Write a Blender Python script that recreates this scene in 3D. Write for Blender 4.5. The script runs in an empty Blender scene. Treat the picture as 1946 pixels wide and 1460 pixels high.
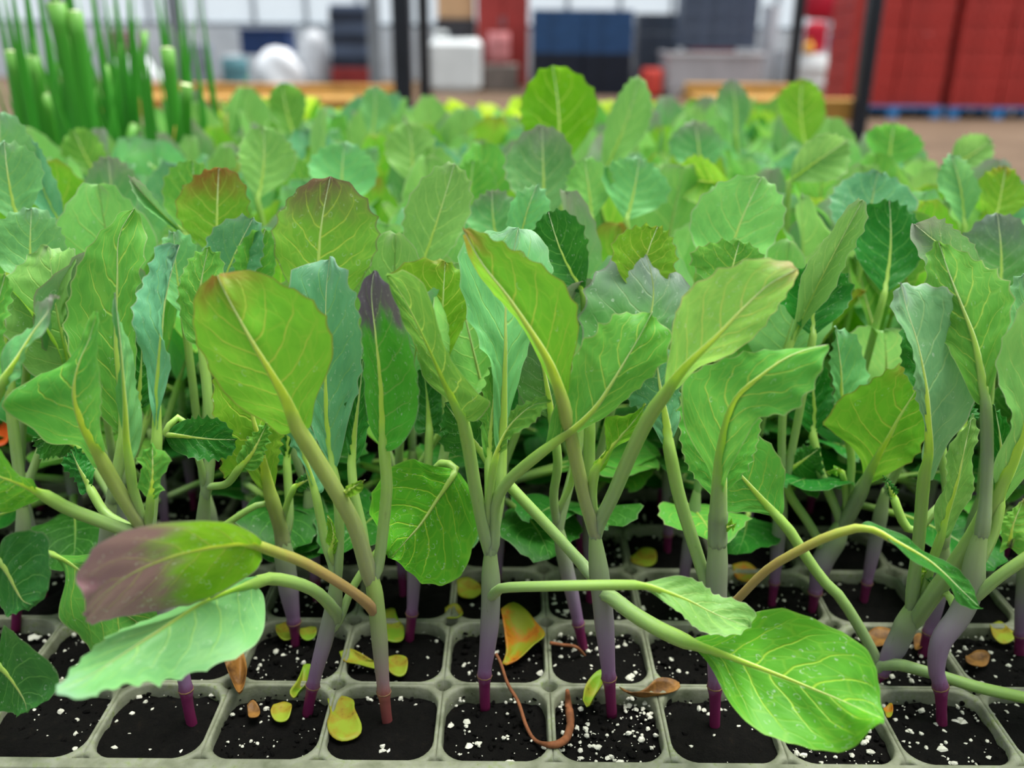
import bpy, math, random
import numpy as np
from mathutils import Vector, Matrix

# ------------------------------------------------------------------ camera, sky, sun, exposure
scene = bpy.context.scene
COL = scene.collection
TZ = 0.80                      # height of the tray surface above the floor
CAMH = 0.191                   # camera above the tray surface
FPX, W, H = 1750.0, 1946.0, 1460.0
PITCH, ROLL = math.radians(21.2), math.radians(0.5)
C0 = np.array([0.0, 0.0, TZ + CAMH])
FWD = np.array([0, math.cos(PITCH), -math.sin(PITCH)])
UP0 = np.array([0, math.sin(PITCH), math.cos(PITCH)])
X0 = np.array([1.0, 0, 0])
RGT = math.cos(ROLL) * X0 + math.sin(ROLL) * UP0
UPV = -math.sin(ROLL) * X0 + math.cos(ROLL) * UP0

cam_d = bpy.data.cameras.new('camera')
cam = bpy.data.objects.new('camera', cam_d)
COL.objects.link(cam)
cam_d.sensor_fit = 'HORIZONTAL'
cam_d.sensor_width = 36.0
cam_d.lens = 36.0 * FPX / W
cam_d.clip_start = 0.005
cam_d.clip_end = 200
cam_d.dof.use_dof = True
cam_d.dof.focus_distance = 0.262
cam_d.dof.aperture_fstop = 9.0
mw = Matrix.Identity(4)
for i in range(3):
    mw[i][0], mw[i][1], mw[i][2], mw[i][3] = RGT[i], UPV[i], -FWD[i], C0[i]
cam.matrix_world = mw
scene.camera = cam

world = bpy.data.worlds.new('overcast_sky')
scene.world = world
world.use_nodes = True
bg = world.node_tree.nodes['Background']
bg.inputs[0].default_value = (0.86, 0.95, 1.0, 1)
bg.inputs[1].default_value = 0.74

sun_d = bpy.data.lights.new('sun', 'SUN')
sun_d.energy = 5.6
sun_d.angle = math.radians(42)
sun_d.color = (1.0, 0.97, 0.92)
sun = bpy.data.objects.new('sun', sun_d)
COL.objects.link(sun)
sun.location = (0, 0, 6)
sun.rotation_euler = (math.radians(-4), math.radians(14), 0)   # high, from behind the bed and slightly left

scene.view_settings.view_transform = 'Standard'
scene.view_settings.look = 'None'
scene.view_settings.gamma = 1.0
scene.view_settings.use_curve_mapping = False
scene.view_settings.exposure = 0.36
scene.cycles.max_bounces = 6
scene.cycles.diffuse_bounces = 2
scene.cycles.transmission_bounces = 4
scene.cycles.transparent_max_bounces = 6

# ------------------------------------------------------------------ helpers
rng = random.Random(7)
PITCHC = 0.033                 # cell pitch
SOIL = -0.003                  # soil below tray surface

def ray(x, y):
    d = FWD + RGT * ((x - W / 2) / FPX) - UPV * ((y - H / 2) / FPX)
    return d
def PY(x, y, Y):               # pixel on the vertical plane at distance Y
    d = ray(x, y)
    return C0 + d * (Y / d[1])
def PZ(x, y, z):               # pixel on the horizontal plane z above the tray surface
    d = ray(x, y)
    return C0 + d * ((TZ + z - C0[2]) / d[2])

def lin(c):                    # sRGB 0-255 to linear
    out = []
    for v in c:
        v = v / 255.0
        out.append(v / 12.92 if v <= 0.04045 else ((v + 0.055) / 1.055) ** 2.4)
    return tuple(out) + (1.0,)

def mesh(name, verts, faces, uvs=None, smooth=True, mats=(), midx=None):
    me = bpy.data.meshes.new(name)
    me.from_pydata([tuple(map(float, v)) for v in verts], [], faces)
    if uvs is not None:
        uvl = me.uv_layers.new(name='UVMap')
        n = len(me.loops)
        li = np.empty(n, dtype=np.int32)
        me.loops.foreach_get('vertex_index', li)
        uvl.data.foreach_set('uv', np.asarray(uvs, dtype=np.float32)[li].ravel())
    me.polygons.foreach_set('use_smooth', [smooth] * len(me.polygons))
    for m in mats:
        me.materials.append(m)
    if midx is not None:
        me.polygons.foreach_set('material_index', midx)
    me.update()
    return me

def link(name, data, parent=None, loc=None, rotz=None):
    o = bpy.data.objects.new(name, data)
    COL.objects.link(o)
    if parent is not None:
        o.parent = parent
    if loc is not None:
        o.location = tuple(float(v) for v in loc)
    if rotz is not None:
        o.rotation_euler = (0, 0, rotz)
    return o

def tag(o, label=None, cat=None, group=None, kind=None):
    if label: o['label'] = label
    if cat: o['category'] = cat
    if group: o['group'] = group
    if kind: o['kind'] = kind
    return o

def thing(name, label, cat, loc=(0, 0, 0), rotz=0.0, group=None):
    o = link(name, None, None, loc, rotz)
    o.empty_display_size = 0.01
    return tag(o, label, cat, group)

def cr(pts, n):
    """Catmull-Rom through pts, n samples evenly spaced by length."""
    p = np.asarray(pts, dtype=float)
    if len(p) == 2:
        t = np.linspace(0, 1, n)[:, None]
        return p[0] * (1 - t) + p[1] * t
    q = np.vstack([2 * p[0] - p[1], p, 2 * p[-1] - p[-2]])
    out = []
    for i in range(1, len(q) - 2):
        a, b, c, d = q[i - 1], q[i], q[i + 1], q[i + 2]
        t = np.linspace(0, 1, 14, endpoint=False)[:, None]
        out.append(0.5 * (2 * b + (c - a) * t + (2 * a - 5 * b + 4 * c - d) * t ** 2 + (3 * b - a - 3 * c + d) * t ** 3))
    out.append(q[-2][None])
    c = np.vstack(out)
    s = np.concatenate([[0], np.cumsum(np.linalg.norm(np.diff(c, axis=0), axis=1))])
    s /= max(s[-1], 1e-9)
    u = np.linspace(0, 1, n)
    return np.stack([np.interp(u, s, c[:, k]) for k in range(c.shape[1])], axis=1)

def frames(c):
    t = np.gradient(c, axis=0)
    t /= np.maximum(np.linalg.norm(t, axis=1, keepdims=True), 1e-9)
    ref = np.array([0.0, -1.0, 0.02])
    a = np.cross(t, ref)
    bad = np.linalg.norm(a, axis=1) < 0.15
    a[bad] = np.cross(t[bad], np.array([1.0, 0, 0.1]))
    a /= np.maximum(np.linalg.norm(a, axis=1, keepdims=True), 1e-9)
    b = np.cross(a, t)
    return t, a, b

def tube(c, rad, ns=8, flat=None):
    """Tube along curve c, radius per sample; returns verts, faces, uvs."""
    n = len(c)
    t, a, b = frames(c)
    rad = np.broadcast_to(rad, (n,))
    fl = np.ones(n) if flat is None else np.broadcast_to(flat, (n,))
    V, U = [], []
    for j in range(ns):
        th = 2 * math.pi * j / ns
        V.append(c + a * (rad * math.cos(th))[:, None] + b * (rad * fl * math.sin(th))[:, None])
        U.append(np.stack([np.linspace(0, 1, n), np.full(n, j / ns)], axis=1))
    V = np.stack(V, axis=1).reshape(-1, 3)
    U = np.stack(U, axis=1).reshape(-1, 2)
    F = []
    for i in range(n - 1):
        for j in range(ns):
            k = (j + 1) % ns
            F.append((i * ns + j, i * ns + k, (i + 1) * ns + k, (i + 1) * ns + j))
    F.append(tuple(range(ns))[::-1])
    F.append(tuple(range((n - 1) * ns, n * ns)))
    return V, F, U

class MB:
    """Collects boxes and tubes into one mesh."""
    def __init__(s): s.v, s.f, s.n = [], [], 0
    def add(s, v, f):
        s.v.extend([tuple(map(float, q)) for q in v])
        s.f.extend([tuple(i + s.n for i in q) for q in f])
        s.n = len(s.v)
        return s
    def box(s, x0, x1, y0, y1, z0, z1, bev=0.0):
        b = min(bev, (x1 - x0) / 2.1, (y1 - y0) / 2.1, (z1 - z0) / 2.1)
        if b <= 0:
            v = [(x, y, z) for z in (z0, z1) for y in (y0, y1) for x in (x0, x1)]
            f = [(0, 2, 3, 1), (4, 5, 7, 6), (0, 1, 5, 4), (2, 6, 7, 3), (0, 4, 6, 2), (1, 3, 7, 5)]
            return s.add(v, f)
        def loop(ins, z):
            return [(x0 + ins + b, y0 + ins, z), (x1 - ins - b, y0 + ins, z), (x1 - ins, y0 + ins + b, z), (x1 - ins, y1 - ins - b, z),
                    (x1 - ins - b, y1 - ins, z), (x0 + ins + b, y1 - ins, z), (x0 + ins, y1 - ins - b, z), (x0 + ins, y0 + ins + b, z)]
        rows = [loop(b * .7, z0), loop(0, z0 + b), loop(0, z1 - b), loop(b * .7, z1)]
        v = sum(rows, [])
        f = [tuple(range(8))[::-1], tuple(range(24, 32))]
        for r in range(3):
            for j in range(8):
                k = (j + 1) % 8
                f.append((r * 8 + j, r * 8 + k, r * 8 + 8 + k, r * 8 + 8 + j))
        return s.add(v, f)
    def tube(s, pts, r, ns=10, n=None):
        c = cr(pts, n or max(2, len(pts) * 4 if len(pts) > 2 else 2))
        v, f, _ = tube(c, np.linspace(r[0], r[1], len(c)) if isinstance(r, tuple) else r, ns)
        return s.add(v, f)
    def lathe(s, prof, ns=20, cx=0, cy=0):
        v, f = [], []
        for r, z in prof:
            for j in range(ns):
                a = 2 * math.pi * j / ns
                v.append((cx + r * math.cos(a), cy + r * math.sin(a), z))
        for i in range(len(prof) - 1):
            for j in range(ns):
                k = (j + 1) % ns
                f.append((i * ns + j, i * ns + k, (i + 1) * ns + k, (i + 1) * ns + j))
        f.append(tuple(range(ns))[::-1]); f.append(tuple(range((len(prof) - 1) * ns, len(prof) * ns)))
        return s.add(v, f)
    def build(s, name, mat, parent=None, loc=None, rotz=None, smooth=False):
        return link(name, mesh(name, s.v, s.f, None, smooth, [mat]), parent, loc, rotz)

# ------------------------------------------------------------------ materials
class NT:
    def __init__(s, name):
        s.m = bpy.data.materials.new(name)
        s.m.use_nodes = True
        s.t = s.m.node_tree
        s.t.nodes.clear()
        s.out = s.t.nodes.new('ShaderNodeOutputMaterial')
    def n(s, typ, **kw):
        nd = s.t.nodes.new(typ)
        for k, v in kw.items():
            setattr(nd, k, v)
        return nd
    def put(s, sock, v):
        if v is None: return
        if isinstance(v, bpy.types.NodeSocket): s.t.links.new(v, sock)
        else: sock.default_value = v
    def math(s, op, a, b=None, c=None, clamp=False):
        nd = s.n('ShaderNodeMath', operation=op, use_clamp=clamp)
        s.put(nd.inputs[0], a); s.put(nd.inputs[1], b); s.put(nd.inputs[2], c)
        return nd.outputs[0]
    def step(s, lo, hi, x):        # smoothstep mapped to 0..1
        nd = s.n('ShaderNodeMapRange', interpolation_type='SMOOTHSTEP')
        s.put(nd.inputs[0], x); s.put(nd.inputs[1], lo); s.put(nd.inputs[2], hi)
        nd.inputs[3].default_value = 0; nd.inputs[4].default_value = 1
        return nd.outputs[0]
    def mix(s, f, a, b, mode='MIX'):
        nd = s.n('ShaderNodeMix', data_type='RGBA', blend_type=mode)
        s.put(nd.inputs[0], f); s.put(nd.inputs[6], a); s.put(nd.inputs[7], b)
        return nd.outputs[2]
    def noise(s, vec, scale, detail=3, rough=.55, w=None, col=False):
        nd = s.n('ShaderNodeTexNoise')
        s.put(nd.inputs['Vector'], vec)
        nd.inputs['Scale'].default_value = scale; nd.inputs['Detail'].default_value = detail
        nd.inputs['Roughness'].default_value = rough
        return nd.outputs[1 if col else 0]
    def ramp(s, fac, stops):
        nd = s.n('ShaderNodeValToRGB')
        e = nd.color_ramp.elements
        while len(e) < len(stops): e.new(0.5)
        for el, (p, c) in zip(e, stops):
            el.position = p; el.color = c
        s.put(nd.inputs[0], fac)
        return nd.outputs[0]
    def bump(s, h, strength=.3, dist=.001):
        nd = s.n('ShaderNodeBump')
        nd.inputs['Strength'].default_value = strength; nd.inputs['Distance'].default_value = dist
        s.put(nd.inputs['Height'], h)
        return nd.outputs[0]
    def bsdf(s, col, rough=.5, normal=None, spec=.4, metal=0.0, sss=0.0):
        nd = s.n('ShaderNodeBsdfPrincipled')
        s.put(nd.inputs['Base Color'], col); s.put(nd.inputs['Roughness'], rough)
        nd.inputs['Specular IOR Level'].default_value = spec
        nd.inputs['Metallic'].default_value = metal
        if normal is not None: s.put(nd.inputs['Normal'], normal)
        return nd.outputs[0]
    def done(s, sh):
        s.t.links.new(sh, s.out.inputs[0])
        return s.m

_mc = {}
def plain(name, rgb, rough=.5, var=.12, scale=6.0, spec=.35, metal=0.0, bump=.0):
    """plain painted / moulded surface with mild dirt variation"""
    key = ('plain', name)
    if key in _mc: return _mc[key]
    t = NT(name)
    tc = t.n('ShaderNodeTexCoord').outputs['Object']
    nz = t.noise(tc, scale, 5, .6)
    c = lin(rgb)
    dk = tuple(v * (1 - 2 * var) for v in c[:3]) + (1,)
    lt = tuple(min(1, v * (1 + var)) for v in c[:3]) + (1,)
    col = t.ramp(nz, [(.25, dk), (.75, lt)])
    nrm = t.bump(nz, bump, .002) if bump else None
    _mc[key] = t.done(t.bsdf(col, rough, nrm, spec, metal))
    return _mc[key]

def leaf_mat(name, base, tip, tip0=.75, tip1=1.05, vein=(175, 205, 95), edge=(150, 150, 120), trans=.38, veins=1.0, rough=.46, nlat=8.0, marks=.5):
    key = ('leaf', name)
    if key in _mc: return _mc[key]
    t = NT(name)
    uv = t.n('ShaderNodeUVMap'); uv.uv_map = 'UVMap'
    sp = t.n('ShaderNodeSeparateXYZ'); t.put(sp.inputs[0], uv.outputs[0])
    u = sp.outputs[0]
    vv = t.math('MULTIPLY_ADD', sp.outputs[1], 2.0, -1.0)
    a = t.math('ABSOLUTE', vv)
    oi = t.n('ShaderNodeObjectInfo')
    rnd = oi.outputs['Random']
    cmb = t.n('ShaderNodeCombineXYZ')
    t.put(cmb.inputs[0], u); t.put(cmb.inputs[1], t.math('MULTIPLY', vv, .6)); t.put(cmb.inputs[2], t.math('MULTIPLY', rnd, 37.0))
    vec = cmb.outputs[0]
    n1 = t.noise(vec, 3.2, 3, .5)
    n2 = t.noise(vec, 14.0, 4, .6)
    nd = t.math('SUBTRACT', n1, .5)
    # lateral veins sweep forward from the midrib
    s = t.math('SUBTRACT', u, t.math('MULTIPLY', t.math('POWER', a, 1.25), .27))
    s = t.math('MULTIPLY_ADD', nd, .09, s)
    s = t.math('POWER', t.math('MAXIMUM', t.math('ADD', s, .27), .001), .85)
    off = t.math('MULTIPLY', t.math('GREATER_THAN', vv, 0.0), .43)
    ph = t.math('FRACT', t.math('ADD', t.math('MULTIPLY', s, nlat), off))
    d = t.math('MULTIPLY', t.math('ABSOLUTE', t.math('SUBTRACT', ph, .5)), 2.0)
    wv = t.math('MULTIPLY_ADD', a, -.11, .17)
    lat = t.math('SUBTRACT', 1.0, t.step(0.0, wv, d))
    lat = t.math('MULTIPLY', lat, t.math('SUBTRACT', 1.0, t.step(.55, .98, a)))
    wm = t.math('MULTIPLY_ADD', u, -.07, .085)
    mid = t.math('SUBTRACT', 1.0, t.step(0.0, wm, a))
    # fine net
    c2 = t.n('ShaderNodeCombineXYZ')
    t.put(c2.inputs[0], t.math('MULTIPLY', s, 11.0)); t.put(c2.inputs[1], t.math('MULTIPLY', vv, 4.2)); t.put(c2.inputs[2], t.math('MULTIPLY', rnd, 11.0))
    vo = t.n('ShaderNodeTexVoronoi', feature='DISTANCE_TO_EDGE')
    t.put(vo.inputs['Vector'], c2.outputs[0]); vo.inputs['Scale'].default_value = 1.0
    net = t.math('SUBTRACT', 1.0, t.step(0.0, .09, vo.outputs['Distance']))
    vmask = t.math('MAXIMUM', mid, t.math('MAXIMUM', lat, t.math('MULTIPLY', net, .16)))
    vmask = t.math('MULTIPLY', vmask, veins, clamp=True)
    # pigment
    b = lin(base)
    bd = (b[0] * .72, b[1] * .80, b[2] * .80, 1); bl = (min(1, b[0] * 1.22), min(1, b[1] * 1.12), min(1, b[2] * 1.15), 1)
    col = t.ramp(t.math('MULTIPLY_ADD', n2, .35, t.math('MULTIPLY', n1, .65)), [(.3, bd), (.5, b), (.72, bl)])
    hs = t.n('ShaderNodeHueSaturation')
    t.put(hs.inputs['Hue'], t.math('MULTIPLY_ADD', rnd, .024, .490)); t.put(hs.inputs['Value'], t.math('MULTIPLY_ADD', rnd, .30, .86))
    t.put(hs.inputs['Color'], col)
    col = hs.outputs[0]
    ft = t.step(tip0, tip1, t.math('ADD', t.math('MULTIPLY_ADD', nd, .5, u), t.math('MULTIPLY', a, .06)))
    col = t.mix(ft, col, lin(tip))
    col = t.mix(t.math('MULTIPLY', vmask, t.math('MULTIPLY_ADD', ft, -.45, .95)), col, lin(vein))
    col = t.mix(t.math('MULTIPLY', t.step(.95, 1.0, a), .6), col, lin(edge))
    # waxy curled hairs and flecks
    v3 = t.n('ShaderNodeTexVoronoi', feature='F1')
    c3 = t.n('ShaderNodeCombineXYZ')
    t.put(c3.inputs[0], t.math('MULTIPLY_ADD', n2, .5, t.math('MULTIPLY', u, 20.0))); t.put(c3.inputs[1], t.math('MULTIPLY', vv, 8.0)); t.put(c3.inputs[2], t.math('MULTIPLY', rnd, 23.0))
    t.put(v3.inputs['Vector'], c3.outputs[0]); v3.inputs['Scale'].default_value = 1.0
    ring = t.math('SUBTRACT', 1.0, t.step(.0, .05, t.math('ABSOLUTE', t.math('SUBTRACT', v3.outputs['Distance'], .3))))
    sc = t.n('ShaderNodeSeparateColor'); t.put(sc.inputs[0], v3.outputs['Color'])
    ring = t.math('MULTIPLY', ring, t.step(.45, .6, t.noise(vec, 33.0, 1, .5)))
    ring = t.math('MULTIPLY', ring, t.math('GREATER_THAN', sc.outputs[0], 1.0 - .75 * marks))
    col = t.mix(t.math('MULTIPLY', ring, .42), col, (.75, .85, .72, 1))
    hgt = t.math('SUBTRACT', t.math('MULTIPLY', n2, .35), t.math('MULTIPLY', vmask, .7))
    nrm = t.bump(hgt, .35, .0008)
    p = t.bsdf(col, rough, nrm, .32)
    tr = t.n('ShaderNodeBsdfTranslucent')
    yc = t.mix(.35, col, (1.0, 1.0, .35, 1), 'MULTIPLY')
    gm = t.n('ShaderNodeGamma'); t.put(gm.inputs[0], yc); gm.inputs[1].default_value = .8
    t.put(tr.inputs[0], gm.outputs[0]); t.put(tr.inputs[1], nrm)
    ms = t.n('ShaderNodeMixShader'); ms.inputs[0].default_value = trans
    t.put(ms.inputs[1], p); t.put(ms.inputs[2], tr.outputs[0])
    _mc[key] = t.done(ms.outputs[0])
    return _mc[key]

def ramp_mat(name, stops, rough=.45, trans=.0, nscale=60.0, namp=.16, sss=.0):
    """stalk: colour runs along the length (UV x)"""
    key = ('ramp', name)
    if key in _mc: return _mc[key]
    t = NT(name)
    uv = t.n('ShaderNodeUVMap'); uv.uv_map = 'UVMap'
    sp = t.n('ShaderNodeSeparateXYZ'); t.put(sp.inputs[0], uv.outputs[0])
    tc = t.n('ShaderNodeTexCoord').outputs['Object']
    mp = t.n('ShaderNodeMapping'); t.put(mp.inputs[0], tc); mp.inputs['Scale'].default_value = (1, 1, .25)
    nz = t.noise(mp.outputs[0], 700.0, 4, .6)
    f = t.math('MULTIPLY_ADD', t.math('SUBTRACT', nz, .5), namp, sp.outputs[0])
    col = t.ramp(f, [(p, lin(c)) for p, c in stops])
    col = t.mix(t.math('MULTIPLY', t.step(.62, .8, nz), .35), col, (.08, .06, .05, 1))
    nrm = t.bump(nz, .2, .0004)
    sh = t.bsdf(col, rough, nrm, .35)
    if sss > 0:
        pn = sh.node
        pn.inputs['Subsurface Weight'].default_value = sss
        pn.inputs['Subsurface Radius'].default_value = (.9, 1.0, .35)
        pn.inputs['Subsurface Scale'].default_value = .004
    if trans > 0:
        tr = t.n('ShaderNodeBsdfTranslucent'); t.put(tr.inputs[0], col)
        ms = t.n('ShaderNodeMixShader'); ms.inputs[0].default_value = trans
        t.put(ms.inputs[1], sh); t.put(ms.inputs[2], tr.outputs[0]); sh = ms.outputs[0]
    _mc[key] = t.done(sh)
    return _mc[key]

def look(k):
    L = {
        'yel': dict(base=(122, 186, 44), tip=(140, 134, 48), tip0=.88, tip1=1.15, vein=(200, 218, 84), edge=(150, 130, 90), trans=.48, marks=.1),
        'gold': dict(base=(152, 226, 98), tip=(196, 170, 124), tip0=.82, tip1=1.14, vein=(214, 232, 110), edge=(186, 150, 126), trans=.52, marks=.9),
        'grn': dict(base=(104, 174, 66), tip=(112, 136, 60), tip0=.95, tip1=1.2, vein=(178, 212, 88), edge=(175, 175, 130), trans=.46, marks=.2),
        'vivid': dict(base=(84, 176, 40), tip=(92, 170, 50), tip0=.95, tip1=1.3, vein=(168, 212, 66), edge=(130, 186, 70), trans=.34, marks=1.0),
        'pal': dict(base=(136, 198, 100), tip=(150, 172, 130), tip0=.90, tip1=1.15, vein=(180, 220, 118), edge=(185, 186, 160), trans=.38, marks=.25),
        'mint': dict(base=(122, 194, 116), tip=(140, 184, 148), tip0=.8, tip1=1.1, vein=(160, 212, 110), edge=(150, 190, 135), trans=.36, marks=.3, veins=.8),
        'blu': dict(base=(102, 172, 122), tip=(120, 156, 138), tip0=.85, tip1=1.15, vein=(136, 192, 110), edge=(165, 172, 150), trans=.30, marks=.9, veins=.75),
        'wax': dict(base=(126, 184, 126), tip=(150, 172, 156), tip0=.85, tip1=1.15, vein=(166, 208, 138), edge=(190, 186, 176), trans=.32, marks=.5, veins=.8, rough=.4),
        'gry': dict(base=(106, 168, 96), tip=(146, 150, 138), tip0=.55, tip1=1.1, vein=(168, 194, 120), edge=(160, 140, 130), trans=.30, marks=.5, veins=.7),
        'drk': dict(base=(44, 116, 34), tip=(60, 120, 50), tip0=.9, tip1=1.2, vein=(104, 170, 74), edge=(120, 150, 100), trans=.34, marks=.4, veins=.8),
        'brn': dict(base=(122, 182, 58), tip=(120, 92, 76), tip0=.62, tip1=1.04, vein=(196, 214, 84), edge=(110, 76, 84), trans=.44, marks=.5),
        'red': dict(base=(124, 184, 46), tip=(146, 112, 42), tip0=.76, tip1=1.10, vein=(190, 212, 78), edge=(140, 100, 64), trans=.46, marks=.1),
        'rust': dict(base=(116, 176, 46), tip=(142, 96, 44), tip0=.55, tip1=1.0, vein=(184, 202, 78), edge=(130, 86, 60), trans=.46, marks=.1),
        'pur': dict(base=(84, 162, 46), tip=(98, 88, 104), tip0=.66, tip1=.84, vein=(150, 186, 100), edge=(120, 110, 116), trans=.30, marks=.8, veins=.6),
        'slate': dict(base=(94, 158, 76), tip=(122, 140, 130), tip0=.40, tip1=.95, vein=(160, 182, 130), edge=(120, 100, 110), trans=.28, marks=.8, veins=.6),
        'mauve': dict(base=(128, 190, 30), tip=(146, 108, 118), tip0=.42, tip1=.66, vein=(178, 190, 80), edge=(150, 130, 140), trans=.32, marks=1.0, veins=.6),
        'lime': dict(base=(104, 186, 20), tip=(120, 180, 40), tip0=.9, tip1=1.2, vein=(178, 214, 70), edge=(140, 140, 60), trans=.5, marks=.1, nlat=6.5),
        'lettuce': dict(base=(176, 214, 30), tip=(196, 222, 50), tip0=.7, tip1=1.2, vein=(210, 226, 110), edge=(196, 220, 80), trans=.45, marks=.0),
    }[k]
    return leaf_mat('leaf_' + k, **L)

STEM = ramp_mat('stem_skin', [(0, (104, 26, 66)), (.20, (112, 36, 82)), (.27, (136, 104, 142)), (.48, (142, 128, 148)), (.70, (138, 148, 126)), (1.0, (146, 176, 104))], .45, .12, namp=.10)
STEM2 = ramp_mat('stem_skin_rusty', [(0, (112, 50, 54)), (.22, (142, 84, 76)), (.3, (150, 124, 128)), (.46, (142, 142, 120)), (.66, (138, 160, 98)), (1.0, (150, 186, 84))], .45, .12, namp=.10)
PET = ramp_mat('petiole_skin', [(0, (138, 156, 123)), (.2, (138, 169, 101)), (.5, (145, 181, 78)), (1.0, (162, 191, 82))], .42, .0, sss=.85)
PETY = ramp_mat('petiole_skin_warm', [(0, (140, 147, 115)), (.2, (146, 161, 98)), (.5, (156, 177, 75)), (1.0, (169, 189, 75))], .42, .0, sss=.85)
PETR = ramp_mat('petiole_skin_rosy', [(0, (145, 115, 87)), (.22, (151, 131, 80)), (.42, (151, 168, 75)), (1.0, (165, 186, 75))], .42, .0, sss=.85)
PETD = ramp_mat('petiole_skin_dull', [(0, (129, 147, 113)), (.3, (126, 144, 111)), (.6, (138, 174, 82)), (1.0, (161, 189, 78))], .45, .0, sss=.85)
SCAR = plain('scar', (120, 92, 62), .8, .2, 900)
# ------------------------------------------------------------------ the greenhouse hall
def cellX(k): return -0.004 + k * PITCHC - (.008 if k < -8 else 0)
def cellY(r): return 0.217 + r * PITCHC + .007 * (r // 8 if r >= 0 else 0)

def floor_mat():
    t = NT('packed_earth')
    tc = t.n('ShaderNodeTexCoord').outputs['Object']
    n1 = t.noise(tc, 1.3, 6, .6); n2 = t.noise(tc, 22.0, 5, .65)
    col = t.ramp(t.math('MULTIPLY_ADD', n2, .5, t.math('MULTIPLY', n1, .5)), [(.3, lin((66, 52, 42))), (.5, lin((98, 80, 64))), (.72, lin((122, 102, 84)))])
    return t.done(t.bsdf(col, .85, t.bump(n2, .5, .01), .2))
FLOORM = floor_mat()
mb = MB(); mb.box(-14, 14, -3.1, 24, -.05, 0)
fl = mb.build('floor', FLOORM); tag(fl, 'packed brown earth floor of the greenhouse', 'floor', kind='structure')

STUCCO = plain('added_wall_cladding', (140, 144, 140), .8, .15, 2.0)
wf = MB(); wf.box(-14, 14, -3.1, -3.0, 0, 2.2)  # added wall out of view, cuts low light from behind the camera
for i in range(70): wf.box(-14 + i * .4, -13.86 + i * .4, -3.0, -2.97, 0, 2.2)
o = wf.build('added_front_wall', STUCCO); tag(o, 'added unseen grey ribbed wall behind the camera, blocking low light', 'wall', kind='structure')
STEEL = plain('galvanised', (132, 140, 148), .45, .15, 9, .5, .5)
BLACK = plain('black_paint', (26, 32, 42), .45, .2, 9, .4)
WHITEW = plain('white_panel', (206, 214, 222), .5, .10, 2.0)
TIMBER = plain('tan_timber', (186, 140, 66), .7, .2, 14)

def glass_mat():
    t = NT('greenhouse_film')
    tc = t.n('ShaderNodeTexCoord').outputs['Object']
    n = t.noise(tc, 1.6, 4, .6)
    tr = t.n('ShaderNodeBsdfTransparent'); tr.inputs[0].default_value = (.96, .98, 1, 1)
    tl = t.n('ShaderNodeBsdfTranslucent'); tl.inputs[0].default_value = (.92, .96, 1, 1)
    gl = t.bsdf((.85, .9, .95, 1), .2, None, .5)
    m1 = t.n('ShaderNodeMixShader'); t.put(m1.inputs[0], t.math('MULTIPLY_ADD', n, .3, .2)); t.put(m1.inputs[1], tr.outputs[0]); t.put(m1.inputs[2], tl.outputs[0])
    m2 = t.n('ShaderNodeMixShader'); m2.inputs[0].default_value = .06; t.put(m2.inputs[1], m1.outputs[0]); t.put(m2.inputs[2], gl)
    return t.done(m2.outputs[0])
FILM = glass_mat()
WY = 19.0
wall = link('wall_back', None, None, (0, WY, 0)); tag(wall, 'glazed back wall of the greenhouse with a pale low parapet', 'wall', kind='structure')
mb = MB(); mb.box(-14, 14, -.06, .06, 0, .96); mb.build('parapet', WHITEW, wall)
pane = mesh('pane', *(lambda m: (m.v, m.f))(MB().box(.03, .97, -.004, .004, 0, 2.2)), None, False, [FILM])
for i in range(28):
    for j in range(2):
        link('pane', pane, wall, (-14 + i, 0, 1.03 + j * 2.25))
mull = mesh('mullion', *(lambda m: (m.v, m.f))(MB().box(-.03, .03, -.05, .05, .96, 5.55)), None, False, [STEEL])
for i in range(29):
    link('mullion', mull, wall, (-14 + i, 0, 0))
for z in (.96, 3.23, 5.5):
    MB().box(-14, 14, -.06, .06, z, z + .07).build('rail', STEEL, wall)

def FLY(y):                     # ground distance of a foot seen at pixel row y
    return PZ(W / 2, y, -TZ)[1]
def span(x0, x1, yb, yt, Y=None):
    Y = Y or FLY(yb)
    a = PY(x0, yb, Y); b = PY(x1, yb, Y); c = PY((x0 + x1) / 2, yt, Y)
    return a[0], b[0], Y, c[2]

# steel columns of the hall
def column(x, y, w, label):
    a, b, Y, z = span(x - w / 2, x + w / 2, y, 0)
    r = (b - a) / 2
    t = thing('steel_column', label, 'column', ((a + b) / 2, Y, 0), 0, 'steel columns of the hall')
    MB().box(-r, r, -r * .8, r * .8, .02, 5.2, .01).build('shaft', STEEL, t)
    MB().box(-2 * r, 2 * r, -2 * r, 2 * r, 0, .02).build('base_plate', STEEL, t)
column(352, 196, 24, 'grey steel column rising behind the onion seedlings')
column(716, 190, 22, 'grey steel column left of the black posts')

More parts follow.
